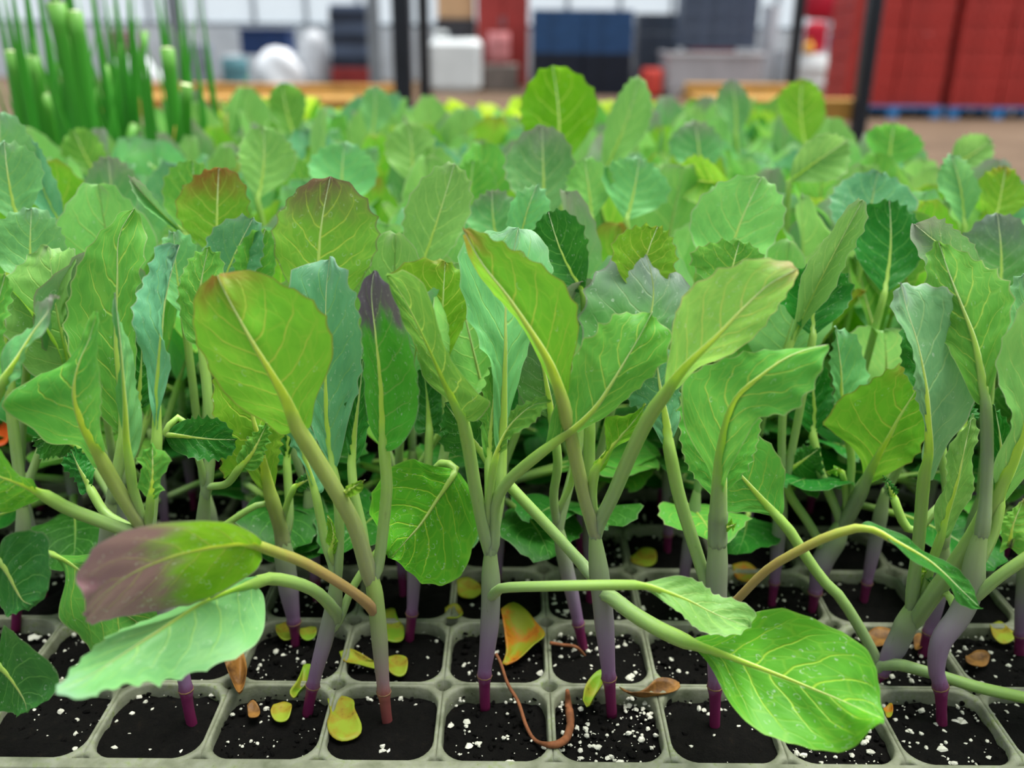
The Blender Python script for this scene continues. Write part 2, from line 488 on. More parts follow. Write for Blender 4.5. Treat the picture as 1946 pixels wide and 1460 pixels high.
# ---- pallet stacks of red crates
REDC = plain('red_plastic', (186, 58, 52), .45, .14, 3.0)
BLUEP = plain('blue_pallet', (58, 128, 190), .55, .2, 4)
NAVY = plain('navy_plastic', (44, 84, 132), .5, .2, 3)
INK = plain('dark_plastic', (24, 34, 52), .5, .2, 3)
GREYC = plain('grey_plastic', (86, 100, 122), .5, .15, 3)
def crate_mesh(name, w, d, h, mat):
    m = MB()
    m.box(-w / 2, w / 2, -d / 2, d / 2, 0, .02)
    for s in (-1, 1):
        m.box(-w / 2 + .012, w / 2 - .012, s * d / 2 - s * .012 - .008, s * d / 2 - s * .012 + .008, .02, h - .01)
        m.box(s * w / 2 - s * .012 - .008, s * w / 2 - s * .012 + .008, -d / 2 + .012, d / 2 - .012, .02, h - .01)
        for z in (.0, h * .5 - .015, h - .028):
            m.box(-w / 2, w / 2, s * d / 2 - .012, s * d / 2 + .006, z, z + .028)
        for x in np.linspace(-w / 2 + .02, w / 2 - .02, 6):
            m.box(x - .012, x + .012, s * d / 2 - .012, s * d / 2 + .004, .02, h - .01)
    return mesh(name, m.v, m.f, None, False, [mat])
def pallet(x, Y, w, d, label):
    t = thing('pallet', label, 'pallet', (x, Y, 0), 0, 'pallets along the hall')
    for s in (-1, 0, 1):
        for q in (-1, 0, 1):
            MB().box(s * (w / 2 - .07) - .06, s * (w / 2 - .07) + .06, q * (d / 2 - .07) - .06, q * (d / 2 - .07) + .06, .0, .11).build('block', BLUEP, t)
    for i in range(5):
        yy = -d / 2 + d * (i + .1) / 5
        MB().box(-w / 2, w / 2, yy, yy + d * .16, .11, .14).build('deck_board', BLUEP, t)
def stack(x, Y, nx, ny, nz, w, d, h, me, label, z0=.14, group=None, nm='crate', lv0=0):
    for i in range(nx):
        for j in range(ny):
            for k in range(nz):
                o = link(nm, me, None, (x + (i - (nx - 1) / 2) * (w + .012) + rng.uniform(-.006, .006), Y + (j - (ny - 1) / 2) * (d + .012), z0 + k * (h + .002)), rng.uniform(-.01, .01))
                tag(o, label + ', ' + ['lowest', 'second from bottom', 'third from bottom', 'fourth from bottom', 'fifth from bottom', 'sixth from bottom', 'seventh from bottom'][k + lv0] + ('' if nx == 1 else [', left column', ', right column'][i]), 'crate', group)
rc = crate_mesh('crate', .58, .40, .27, REDC)
a, b, Yr, _ = span(1604, 1790, 219, 0)
pallet((a + b) / 2, Yr + .5, b - a, 1.0, 'blue pallet under the red crates just right of the thick black post')
stack((a + b) / 2, Yr + .5, 2, 1, 7, .58, .8, .27, crate_mesh('crate', .58, .8, .27, REDC), 'red crate stacked right of the thick black post', group='red crates, left stack')
a2, b2, Yr2, _ = span(1802, 1992, 219, 0)
pallet((a2 + b2) / 2, Yr2 + .5, b2 - a2, 1.0, 'blue pallet under the red crates at the right frame edge')
stack((a2 + b2) / 2, Yr2 + .45, 2, 1, 7, .58, .8, .27, crate_mesh('crate', .58, .8, .27, REDC), 'red crate stacked at the right frame edge', group='red crates, right stack')

# ---- blue and dark crates in the middle
a, b, Yb, zt = span(1008, 1200, 180, 18)
wb = (b - a) / 2
hb = zt / 4
stack((a + b) / 2, Yb + .3, 2, 1, 2, wb - .02, .6, hb - .003, crate_mesh('crate', wb - .02, .6, hb - .003, INK), 'crate darkened for shade under the blue crates', .0, 'dark crates')  # lower crates coloured near-black to stand for shade
stack((a + b) / 2, Yb + .3, 2, 1, 2, wb - .02, .6, hb - .003, crate_mesh('crate', wb - .02, .6, hb - .003, NAVY), 'blue crate on the dark crates behind the tallest leaf', 2 * hb, 'blue crates')
a, b, Yb, zt = span(1206, 1284, 172, 26)
stack((a + b) / 2, Yb + .3, 1, 1, 4, b - a - .02, .6, zt / 4, crate_mesh('crate', b - a - .02, .6, zt / 4 - .004, plain('slate_plastic', (74, 84, 100), .5, .2, 3)), 'slate grey crate beside the blue crates', 0, 'slate crates')
a, b, Yb, zt = span(1266, 1446, 184, 100)
wb = (b - a)
t = thing('bulk_bin', 'pale grey bulk bin carrying blue-grey crates', 'bin', ((a + b) / 2, Yb + .5, 0))
PALEG = plain('pale_grey_plastic', (176, 176, 182), .55, .1, 3)
MB().box(-wb / 2, wb / 2, -.45, .45, .1, zt, .03).build('body', PALEG, t)
MB().box(-wb / 2 - .02, wb / 2 + .02, -.47, .47, zt - .07, zt, .02).build('rim', PALEG, t)
for s in (-1, 0, 1): MB().box(s * (wb / 2 - .12) - .06, s * (wb / 2 - .12) + .06, -.45, .45, 0, .1).build('foot', PALEG, t)
a, b, _, z1 = span(1290, 1432, 184, 88, Yb)
for k in range(4):
    o = link('crate', crate_mesh('crate', b - a, .6, .27, GREYC), None, ((a + b) / 2, Yb + .45, zt + .06 + k * .272)); tag(o, 'blue-grey crate on the pale bulk bin, ' + ['lowest', 'second from bottom', 'third from bottom', 'topmost'][k], 'crate', 'blue-grey crates on the bin')
o = MB().box(-(b - a) / 2 + .15, (b - a) / 2 - .3, -.3, .3, 0, .06, .01).build('folded_tarpaulin', plain('brick_red_cloth', (150, 62, 58), .8, .2, 9), None, ((a + b) / 2, Yb + .45, zt)); tag(o, 'folded dull red sheet between bulk bin and blue-grey crates', 'sheet')

# ---- containers and bundles along the back
def drum(name, x0, x1, yb, yt, mat, label, cat, n=24, Y=None, z0=0.0, square=False):
    a, b, Y, z = span(x0, x1, yb, yt, Y)
    r = (b - a) / 2; h = z - z0
    t = thing(name, label, cat, ((a + b) / 2, Y + r, z0))
    if square:
        MB().box(-r, r, -r * .8, r * .8, 0, h * .9, r * .22).build('body', mat, t, smooth=False)
        MB().lathe([(r * .28, h * .88), (r * .28, h * .97), (r * .34, h * .97), (r * .34, h)], 14).build('cap', BLACK, t)
        MB().tube([(-r * .8, 0, h * .9), (-r * .8, 0, h * .99), (-r * .35, 0, h * .99), (-r * .35, 0, h * .9)], r * .06, 8).build('handle', mat, t)
    else:
        MB().lathe([(r * .9, 0), (r, h * .04), (r, h * .3), (r * 1.02, h * .32), (r * 1.02, h * .36), (r, h * .38), (r, h * .64), (r * 1.02, h * .66), (r * 1.02, h * .7), (r, h * .72), (r, h * .95), (r * .93, h)], n).build('body', mat, t, smooth=True)
        MB().lathe([(r * .94, h * .985), (r * .94, h * 1.02), (r * .86, h * 1.025)], n).build('lid', mat, t)
    return t
CREAM = plain('cream_plastic', (222, 228, 230), .5, .06, 3)
drum('jerrycan', 816, 914, 178, 62, CREAM, 'big white canister right of the two black posts', 'canister', square=True)
a, b, Y, z = span(836, 902, 178, 34, FLY(176) + 1.2)
o = MB().box(-(b - a) / 2, (b - a) / 2, -.3, .3, 0, .9, .02).build('cardboard_box', plain('tan_card', (206, 166, 126), .8, .1, 5), None, ((a + b) / 2, Y, z - .02)); tag(o, 'tan cardboard box up behind the white canister', 'box')
o = MB().box(-(b - a) / 2 - .02, (b - a) / 2 + .02, -.35, .35, 0, z - .02, .01).build('chest', plain('dark_wood', (64, 62, 66), .7, .2, 5), None, ((a + b) / 2, Y, 0)); tag(o, 'dark chest behind the white canister, tan box on top', 'chest')  # dark box filling the gap between canister and tan box
a, b, Y, z = span(908, 1002, 178, -40, FLY(176) + 1.0)
t = thing('tool_cupboard', 'tall brick-red cupboard between white canister and blue crates', 'cupboard', ((a + b) / 2, Y, 0))
BRICK = plain('brick_red_paint', (160, 56, 52), .6, .12, 3)
w_ = (b - a) / 2
MB().box(-w_, w_, -.3, .3, .05, z, .01).build('body', BRICK, t)
for s in (-1, 1):
    d_ = MB().box(s * w_ / 2 - w_ * .46, s * w_ / 2 + w_ * .46, -.325, -.301, .1, z - .05).build('door', BRICK, t)
    MB().box(-s * -.03 - .01, -s * -.03 + .01, -.35, -.325, 1.0, 1.15).build('handle', STEEL, d_)
drum('bucket', 926, 968, 178, 62, plain('pink_plastic', (206, 130, 132), .5, .1, 4), 'faded pink bucket in front of the red cupboard', 'bucket', Y=FLY(176) + .2, z0=.42)
o = MB().box(-.16, .40, -.25, .25, 0, .42, .02).build('storage_chest', plain('grey_wood', (128, 118, 112), .7, .25, 9), None, (span(926, 968, 178, 60, FLY(176) + .2)[0] + .1, FLY(176) + .42, 0)); tag(o, 'grey low chest holding the pink bucket', 'chest')
drum('pail', 1219, 1260, 184, 132, plain('tomato_plastic', (206, 70, 58), .5, .1, 4), 'small tomato-red pail in front of the dark crates', 'pail')
drum('sack_tub', 1512, 1600, 182, 106, CREAM, 'white tub under the red sacks', 'tub')
def sack(x0, x1, yb, yt, Y, mat, label):
    a, b, Y, z1 = span(x0, x1, 182, yt, Y); z0 = PY(x0, yb, Y)[2] + .03
    w, h = (b - a) / 2, z1 - z0
    m = MB(); v, f = [], []
    n1, n2 = 14, 18
    for i in range(n1 + 1):
        th = math.pi * i / n1
        for j in range(n2):
            ph = 2 * math.pi * j / n2
            cx, cy, cz = math.sin(th) * math.cos(ph), math.sin(th) * math.sin(ph), -math.cos(th)
            q = lambda c, e: math.copysign(abs(c) ** e, c)
            wob = 1 + .05 * math.sin(5 * ph + 3 * th)
            v.append((w * q(cx, .5) * wob, w * .6 * q(cy, .6) * wob, h / 2 + h / 2 * q(cz, .6)))
    for i in range(n1):
        for j in range(n2):
            k = (j + 1) % n2
            f.append((i * n2 + j, i * n2 + k, (i + 1) * n2 + k, (i + 1) * n2 + j))
    m.add(v, f)
    o = m.build('sack', mat, None, ((a + b) / 2, Y + w * .6, z0), smooth=True)
    tag(o, label, 'sack')
REDS = plain('crimson_sack', (190, 24, 52), .5, .15, 5)
Ys = FLY(182) + .25
sack(1520, 1560, 106, 40, Ys, REDS, 'crimson sack standing on the white tub, left')
sack(1566, 1606, 106, 62, Ys, plain('blue_sack', (60, 84, 170), .5, .15, 5), 'blue sack on the white tub beside the crimson one')
sack(1514, 1608, 42, -30, Ys + .1, REDS, 'upper crimson sack lying on the sacks above the white tub')
o = MB().lathe([(.05, 0), (.08, .01), (.08, .12), (.04, .16), (.04, .2)], 14).build('bottle', plain('amber_plastic', (228, 160, 30), .4, .1, 5), None, (PY(1536, 106, Ys - .14)[0], Ys - .10, PY(1536, 106, Ys)[2] + .035)); tag(o, 'amber bottle tucked in front of the crimson sack', 'bottle')
for x0, x1, yt, lab in ((1438, 1470, 10, 'white plastic sheeting roll left of the thin black post'), (1470, 1502, 96, 'short white sheeting roll beside the thin black post')):
    a, b, Y, z = span(x0, x1, 176, yt)
    r = (b - a) / 2
    m = MB(); m.lathe([(r, 0), (r, z), (r * .6, z), (r * .55, z - .05)], 18); o = m.build('sheeting_roll', WHITEW, None, ((a + b) / 2, Y + r, 0), smooth=False); tag(o, lab, 'roll')

# left part of the hall
sl = plain('slate_blue_paint', (78, 92, 116), .6, .15, 3)
a, b, Y, z = span(632, 700, 176, 8)
t = thing('pallet_box', 'dark slate-blue tall box left of the grey column', 'box', ((a + b) / 2, Y + .5, 0)); w_ = (b - a) / 2
MB().box(-w_, w_, -.4, .4, .36, z, .02).build('body', sl, t)
for k in range(3): MB().box(-w_ - .01, w_ + .01, -.42, -.4, .4 + k * (z - .5) / 2.4, .52 + k * (z - .5) / 2.4).build('batten', INK, t)
o = MB().box(-w_ - .02, w_ + .02, -.42, .42, .0, .36, .02).build('red_crate_base', plain('maroon_plastic', (140, 44, 44), .55, .2, 4), t)
a, b, Y, z = span(474, 562, 178, 56, FLY(174) + 1.4)
t = thing('storage_box', 'dark navy box on the white stand left of the slate box', 'box', ((a + b) / 2, Y, z - .42)); w_ = (b - a) / 2
NVY = plain('deep_navy', (22, 52, 100), .5, .15, 4)
MB().box(-w_, w_, -.3, .3, 0, .40, .02).build('body', NVY, t); MB().box(-w_ - .02, w_ + .02, -.32, .32, .40, .44, .01).build('lid', NVY, t)
o = MB().box(-w_ - .3, w_ + .5, -.35, .35, 0, z - .42, .01).build('stand', WHITEW, None, ((a + b) / 2, Y, 0)); tag(o, 'white stand carrying the navy box', 'stand')
Yl = FLY(176)
def heap(x0, x1, yb, yt, mat, label, Y, z0=0):
    a, b, Y, z = span(x0, x1, yb, yt, Y)
    w, h = (b - a) / 2, z - z0
    v, f = [], []
    rs = random.Random(int(x0)); n1, n2 = 8, 20
    for i in range(n1 + 1):
        th = math.pi / 2 * i / n1
        for j in range(n2):
            ph = 2 * math.pi * j / n2
            rr = math.cos(th) ** .7 * (1 + .12 * math.sin(3 * ph + i) + rs.uniform(-.05, .05)) if i < n1 else .01
            v.append((w * rr * math.cos(ph), w * .7 * rr * math.sin(ph), h * math.sin(th) * (1 + rs.uniform(-.05, .05))))
    for i in range(n1):
        for j in range(n2):
            k = (j + 1) % n2
            f.append((i * n2 + j, i * n2 + k, (i + 1) * n2 + k, (i + 1) * n2 + j))
    f.append(tuple(range(n2))[::-1])
    m = MB(); m.add(v, f); o = m.build('fleece_bundle', mat, None, ((a + b) / 2, Y + w * .7, z0), smooth=True); tag(o, label, 'bundle')
FLEECE = plain('white_fleece', (222, 226, 232), .9, .08, 6)
heap(478, 572, 178, 92, FLEECE, 'heap of white fleece in front of the navy box', Yl - .2)
heap(566, 630, 178, 60, plain('grey_fleece', (196, 200, 206), .9, .1, 6), 'pale grey fleece heap beside the slate-blue box', Yl + .4)
drum('water_barrel', 420, 470, 182, 112, plain('teal_plastic', (84, 132, 142), .35, .15, 4), 'teal barrel in front of the white stand', 'barrel')
a, b, Y, z = span(372, 408, 180, 84)
t = thing('control_cabinet', 'grey control cabinet right of the left steel column', 'cabinet', ((a + b) / 2, Y, 0)); w_ = (b - a) / 2
MB().box(-w_, w_, -.15, .15, .0, z, .01).build('body', plain('cabinet_grey', (138, 146, 160), .5, .1, 4), t)
d_ = MB().box(-w_ + .02, w_ - .02, -.165, -.15, .12, z - .04).build('door', plain('cabinet_grey', (138, 146, 160)), t)
MB().box(w_ - .06, w_ - .04, -.18, -.165, z * .5, z * .5 + .1).build('handle', BLACK, d_)
heap(195, 300, 186, 110, FLEECE, 'white fleece heap behind the onion seedlings', Yl)
drum('feed_bin', 205, 262, 178, 60, plain('plum_plastic', (110, 70, 84), .5, .2, 4), 'dull plum bin behind the onion seedlings', 'bin', Y=Yl + .9)
drum('orange_canister', 212, 246, 178, 84, plain('orange_plastic', (226, 140, 52), .5, .1, 4), 'orange canister behind the onion seedlings', 'canister', Y=Yl + 2.0, square=True)

# ---- two neighbouring benches with tan rails and black posts, about three metres on
def rack(posts, x0, x1, yr, Y, label):
    a = PY(x0, yr, Y); b = PY(x1, yr, Y)
    zc = a[2]
    t = thing('propagation_bench', label, 'bench', ((a[0] + b[0]) / 2, Y, 0))
    w = (b[0] - a[0]) / 2
    MB().box(-w, w, -.03, .03, zc - .035, zc + .03, .004).build('front_rail', TIMBER, t)
    MB().box(-w, w, .77, .83, zc - .035, zc + .03, .004).build('rear_rail', TIMBER, t)
    for i in range(6):
        yy = .06 + i * .118
        MB().box(-w, w, yy, yy + .09, zc - .02, zc - .002).build('slat', TIMBER, t)
    for (xp, dy, wp) in posts:
        p = PY(xp, 100, Y + dy)
        r = wp / 2 * (Y + dy) / FPX
        MB().box(p[0] - t.location.x - r, p[0] - t.location.x + r, dy - r, dy + r, 0, 2.3, .004).build('post', BLACK, t)
    return t
rack([(1650, -.07, 25), (1510, .87, 18)], 1385, 1640, 205, 3.0, 'bench with tan rail and black posts before the red crates')
rack([(765, -.07, 32), (806, .87, 20), (124, -.07, 20)], 100, 742, 200, 3.3, 'bench with tan rail and two black posts left of the white canister')

# ------------------------------------------------------------------ bench, trays, soil
TRAYM = None
def tray_mat():
    t = NT('tray_plastic')
    tc = t.n('ShaderNodeTexCoord').outputs['Object']
    n1 = t.noise(tc, 90.0, 5, .6); n2 = t.noise(tc, 620.0, 5, .7)
    col = t.ramp(n1, [(.25, lin((76, 84, 58))), (.5, lin((120, 124, 104))), (.75, lin((148, 152, 138)))])
    alg = t.step(.50, .68, t.math('MULTIPLY_ADD', n2, .5, t.math('MULTIPLY', n1, .5)))
    col = t.mix(t.math('MULTIPLY', alg, .75), col, lin((104, 122, 44)))
    col = t.mix(t.step(.64, .74, n2), col, lin((30, 30, 22)))
    return t.done(t.bsdf(col, .55, t.bump(n2, .3, .0006), .35))
TRAYM = tray_mat()

def tray_mesh(nr=8, nc=16):
    """moulded plug tray: rounded wells, ribs between them, a small drain hole at every rib crossing"""
    P = PITCHC; hw, rc_, hr = P / 2 - .0012, .0080, .0024
    q1, q2 = [], []
    s0 = hw - rc_
    for y in (0.0, .5 * s0, s0): q1.append((hw, y))
    for y in (0.0, .25 * P, P / 2 - hr): q2.append((P / 2, y))
    for a in (15, 30, 45, 60, 75):
        a = math.radians(a)
        q1.append((s0 + rc_ * math.cos(a), s0 + rc_ * math.sin(a)))
        q2.append((P / 2 - hr * math.sin(a), P / 2 - hr * math.cos(a)))
    for x in (s0, .5 * s0): q1.append((x, hw))
    for x in (P / 2 - hr, .25 * P): q2.append((x, P / 2))
    inn, bnd = [], []
    for q in range(4):
        for (x, y), (X, Y) in zip(q1, q2):
            for _ in range(q): x, y, X, Y = -y, x, -Y, X
            inn.append((x, y)); bnd.append((X, Y))
    inn, bnd = np.array(inn), np.array(bnd)
    N = len(inn)
    V, F = [], []
    rings = [(bnd, -.035), (bnd, -.0008), (bnd + (inn - bnd) * .18, 0.0), (bnd + (inn - bnd) * .75, .0), (inn, -.0007), (inn * .988, -.004), (inn * .95, -.012), (inn * .80, -.038)]
    for r in range(nr):
        for c in range(nc):
            o = len(V); cx, cy = (c + .5) * P, (r + .5) * P
            for ring, z in rings:
                for x, y in ring: V.append((cx + x, cy + y, z))
            for q in range(len(rings) - 1):
                for i in range(N):
                    j = (i + 1) % N
                    if q == 0:      # only the drain-hole walls go down from the top sheet
                        m = (bnd[i] + bnd[j]) / 2
                        if not (abs(abs(m[0]) - P / 2) > .0002 and abs(abs(m[1]) - P / 2) > .0002): continue
                    F.append((o + q * N + i, o + q * N + j, o + (q + 1) * N + j, o + (q + 1) * N + i))
            F.append(tuple(o + 7 * N + i for i in range(N))[::-1])
    return V, F
tv, tf = tray_mesh()
tray_me = mesh('well_sheet', tv, tf, None, True, [TRAYM])
rim_mb = MB(); tw, td = 16 * PITCHC, 8 * PITCHC
for args in ((-.0035, tw + .0035, -.0035, .0006), (-.0035, tw + .0035, td - .0006, td + .0030)):
    rim_mb.box(args[0], args[1], args[2], args[3], -.012, .0004, .0005)
for args in ((-.0035, .0006), (tw - .0006, tw + .0035)):
    rim_mb.box(args[0], args[1], .0, td, -.012, .0004, .0005)
rim_me = mesh('rim', rim_mb.v, rim_mb.f, None, False, [TRAYM])

def soil_mat():
    t = NT('peat_soil')
    tc = t.n('ShaderNodeTexCoord').outputs['Object']
    n1 = t.noise(tc, 300.0, 6, .7); n2 = t.noise(tc, 1400.0, 4, .7)
    col = t.ramp(n1, [(.3, (.0012, .001, .0009, 1)), (.6, (.004, .0034, .0028, 1)), (.8, (.014, .010, .006, 1))])
    return t.done(t.bsdf(col, .75, t.bump(t.math('ADD', n1, n2), 1.0, .0012), .12))
SOILM = soil_mat()
def soil_mesh(nr=8, nc=16, g=10):
    rs = np.random.RandomState(5); V, F = [], []
    h = PITCHC / 2 - .0012
    for r in range(nr):
        for c in range(nc):
            o = len(V); cx, cy = (c + .5) * PITCHC, (r + .5) * PITCHC
            base = SOIL + rs.uniform(-.001, .0012)
            for i in range(g + 1):
                for j in range(g + 1):
                    x, y = (2 * i / g - 1) * h, (2 * j / g - 1) * h
                    e = max(abs(x), abs(y)) / h
                    V.append((cx + x, cy + y, base + rs.uniform(-.0007, .0008) - .0006 * e ** 3 - .0018 * max(0, y / h) ** 2))
            F += [(o + i * (g + 1) + j, o + (i + 1) * (g + 1) + j, o + (i + 1) * (g + 1) + j + 1, o + i * (g + 1) + j + 1) for i in range(g) for j in range(g)]
    return V, F
sv, sf = soil_mesh()
soil_me = mesh('potting_soil', sv, sf, None, True, [SOILM])

TX0 = .0125 - 8 * PITCHC
trays = [(TX0, cellY(0) - PITCHC / 2, 'front seedling tray of pale algae-stained plastic wells'),
         (TX0, cellY(8) - PITCHC / 2, 'seedling tray standing second behind the front tray'),
         (TX0, cellY(16) - PITCHC / 2, 'seedling tray farthest back, lettuces in its last rows'),
         (TX0 - tw - .008, cellY(4) - PITCHC / 2, 'seedling tray left of the front tray'),
         (TX0 - tw - .008, cellY(4) - PITCHC / 2 + td + .007, 'plug tray holding the tall onion seedlings')]
for x, y, lab in trays:
    t = thing('seedling_tray', lab, 'tray', (x, y, TZ), 0, 'plug trays on the bench')
    link('well_sheet', tray_me, t); link('rim', rim_me, t)
    o = link('potting_soil', soil_me, None, (x, y, TZ)); tag(o, 'black potting soil in the wells of the ' + lab.replace(' of pale algae-stained plastic wells', ''), 'soil', kind='stuff')

GALV = plain('bench_metal', (120, 126, 130), .5, .2, 12, .4, .4)
bt = thing('growing_bench', 'low metal bench carrying the seedling trays', 'bench', (-.25, .75, 0))
MB().box(-.62, .54, -.62, .62, TZ - .06, TZ - .0405, .003).build('bench_top', GALV, bt)
for sx in (-.58, .50):
    for sy in (-.56, .56):
        MB().box(sx - .02, sx + .02, sy - .02, sy + .02, 0, TZ - .06).build('leg', GALV, bt)
# ------------------------------------------------------------------ seedling builders
def blade(M, L, R, nu=64, nv=6, bulge=.05, teeth=.0011, nt=11, ruffle=.0012, seed=0, t0=.3):
    """Leaf blade lofted between left edge, midrib and right edge (3-D polylines, base to tip)."""
    rs = np.random.RandomState(seed)
    m = cr(M, nu + 1)
    l = cr(np.vstack([M[:1], L, M[-1:]]), nu + 1)
    r = cr(np.vstack([M[:1], R, M[-1:]]), nu + 1)
    u = np.linspace(0, 1, nu + 1)
    tan = np.gradient(m, axis=0)
    nrm = np.cross(tan, r - l)
    nl = np.linalg.norm(nrm, axis=1, keepdims=True)
    nrm = nrm / np.maximum(nl, 1e-12)
    # keep a steady normal near the ends
    for i in range(3):
        nrm[i] = nrm[3]; nrm[-1 - i] = nrm[-4]
    env = np.clip((u - t0) / .12, 0, 1) * np.clip((1.02 - u) / .03, 0, 1)
    out = []
    for e, sd in ((l, 0), (r, 1)):
        w = e - m
        wl = np.linalg.norm(w, axis=1, keepdims=True)
        dirv = w / np.maximum(wl, 1e-9)
        et = np.gradient(e, axis=0)
        et /= np.maximum(np.linalg.norm(et, axis=1, keepdims=True), 1e-9)
        perp = dirv - et * np.sum(dirv * et, axis=1, keepdims=True)
        perp /= np.maximum(np.linalg.norm(perp, axis=1, keepdims=True), .2)
        ph = nt * u + rs.rand() + .25 * np.sin(u * 9 + rs.rand() * 6)
        amp = teeth * (.6 + .8 * (0.5 + 0.5 * np.sin(u * 13 + rs.rand() * 6)))
        tooth = (1 - np.abs(np.sin(math.pi * ph))) ** 1.1 - .35
        e2 = e + perp * (amp * env * tooth)[:, None]
        out.append((e2, dirv, wl[:, 0]))
    V, U = [], []
    p1, p2 = rs.rand(2) * 6.28
    f1 = rs.uniform(9, 15)
    for j in range(-nv, nv + 1):
        t = abs(j) / nv
        e, dv, wl = out[0] if j < 0 else out[1]
        p = m + (e - m) * t
        b = bulge * wl * math.sin(math.pi * min(t, 1)) * np.sin(math.pi * np.clip(u, 0, 1))
        ru = ruffle * t ** 2 * np.sin(f1 * u + (p1 if j < 0 else p2)) * np.clip(u * 3, 0, 1)
        # slight quilting between the side veins
        q = .00035 * np.sin(2 * math.pi * 6 * (u - .25 * t) + (0 if j < 0 else 2.7)) * math.sin(math.pi * t)
        p = p + nrm * (b + ru + q)[:, None]
        V.append(p)
        U.append(np.stack([u, np.full(nu + 1, .5 + .5 * j / nv)], axis=1))
    V = np.stack(V, axis=1).reshape(-1, 3); U = np.stack(U, axis=1).reshape(-1, 2)
    k = 2 * nv + 1
    F = [(i * k + j, i * k + j + 1, (i + 1) * k + j + 1, (i + 1) * k + j) for i in range(nu) for j in range(k - 1)]
    return V, F, U

def stalk(P, M, r0, r1, n1=14, n2=22, ns=8, tp=1.5):
    """petiole P running on as the raised midrib M"""
    a = cr(P, n1)
    b = cr(M, n2)
    c = np.vstack([a[:-1], b])
    n = len(c)
    ra = r0 + (r1 - r0) * np.clip(np.arange(len(a) - 1) / (.35 * len(a)), 0, 1)
    ra = ra * np.clip(.3 + 4.5 * np.arange(len(a) - 1) / len(a), 0, 1)
    x = np.linspace(0, 1, n2)
    rb = r1 * (1 - x) ** (tp + .25) * .88 + .00008
    fb = np.clip(1 - x * 5, .30, 1)
    rad = np.concatenate([ra, rb]); fl = np.concatenate([np.ones(len(a) - 1), fb])
    return tube(c, rad, ns, fl)

_seed = [0]
def add_leaf(plant, base, M, nb, L, R, lk='grn', pet=None, r0=.0021, r1=.0016, tp=1.5, **kw):
    """M: midrib incl. petiole (world), nb: index where the blade begins"""
    _seed[0] += 1
    M = np.asarray(M, float)
    bl = M[nb:]
    v, f, uv = blade(bl, np.asarray(L, float), np.asarray(R, float), seed=_seed[0], **kw)
    pv, pf, puv = stalk(M[:nb + 1], bl, r0, r1, tp=tp)
    me = mesh('leaf', v - base, f, uv, True, [look(lk)])
    o = link('leaf', me, plant)
    pm = mesh('petiole', pv - base, pf, puv, True, [pet or PET])
    link('petiole', pm, o)
    return o

def add_stem(plant, base, pts, r0=.0016, r1=.0024, mat=None, scar=.24):
    c = cr(pts, 28)
    x = np.linspace(0, 1, 28)
    rad = r0 + (r1 - r0) * np.clip((x - .12) / .4, 0, 1)
    rad = rad * np.sqrt(np.clip((1.05 - x) / .26, 0, 1))
    i = int(scar * 27)
    rad[i] *= 1.22
    v, f, uv = tube(c, rad, 10)
    o = link('stem', mesh('stem', v - base, f, uv, True, [mat or STEM]), plant)
    # torn ring where the seed leaves sat
    cc = np.stack([c[i] + (c[i + 1] - c[i]) * s for s in (-.10, .0, .10, .22)])
    vv, ff, uu = tube(cc, np.array([rad[i - 1] * 1.02, rad[i] * 1.04, rad[i] * 1.05, rad[i + 1] * 1.01]), 10)
    link('scar_ring', mesh('scar_ring', vv - base, ff, uu, True, [SCAR]), o)
    return o

def px(s, Y, d=None):
    """'x,y x,y,dy ...' -> world points on the plane Y (+dy mm); d = mm offsets spread along the list"""
    q = [tuple(float(k) for k in w.split(',')) for w in s.split()]
    n = len(q)
    out = []
    for i, w in enumerate(q):
        dy = w[2] if len(w) > 2 else 0.0
        if d is not None:
            dy += float(np.interp(i / max(1, n - 1), np.linspace(0, 1, len(d)), d))
        out.append(PY(w[0], w[1], Y + dy / 1000.0))
    return np.array(out)

OCC = set()
def hero(row, k, label, base=None, stem='', leaves=(), smat=None, r0=.0016, r1=.0024, sd=None, cotyl=None):
    """seedling whose parts are read off the photograph; stands in cell (row, k)"""
    OCC.add((row, k))
    if base is not None:
        B = PZ(base[0], base[1], SOIL - .002)
    else:
        B = np.array([cellX(k), cellY(row), TZ + SOIL - .002])
    Y = B[1]
    p = thing('cabbage_seedling', label, 'seedling', B, 0, 'cabbage seedlings in the front rows of the tray')
    sp = np.vstack([B[None], px(stem, Y, sd)])
    add_stem(p, B, sp, r0, r1, smat)
    sc_ = cr(sp, 200)
    for lf in leaves:
        lf = dict(lf)
        d = lf.pop('d', (0, 0))
        eL, eR = lf.pop('e', (0, 0))
        M = px(lf.pop('M'), Y, d)
        nb = lf.pop('nb')
        # depth of the edges follows the midrib plus an offset bulging mid-blade
        n = len(M)
        dm = [float(np.interp(x, np.linspace(0, 1, len(d)), d)) for x in np.linspace(nb / (n - 1), 1, 7)]
        bell = [.2, .65, .95, 1, .95, .8, .55]
        L = px(lf.pop('L'), Y, [a + eL * b for a, b in zip(dm, bell)])
        R = px(lf.pop('R'), Y, [a + eR * b for a, b in zip(dm, bell)])
        # the petiole springs from inside the stem a little below where it parts from it
        i0 = int(np.argmin(np.linalg.norm(sc_ - M[0], axis=1)))
        st = np.linalg.norm(np.diff(sc_, axis=0), axis=1).mean()
        if np.linalg.norm(sc_[i0] - M[0]) < .006 and i0 > 20:
            M = np.vstack([sc_[max(0, i0 - int(.008 / st))][None], M]); nb += 1
        add_leaf(p, B, M, nb, L, R, lf.pop('lk', 'grn'), **lf)
    return p, B
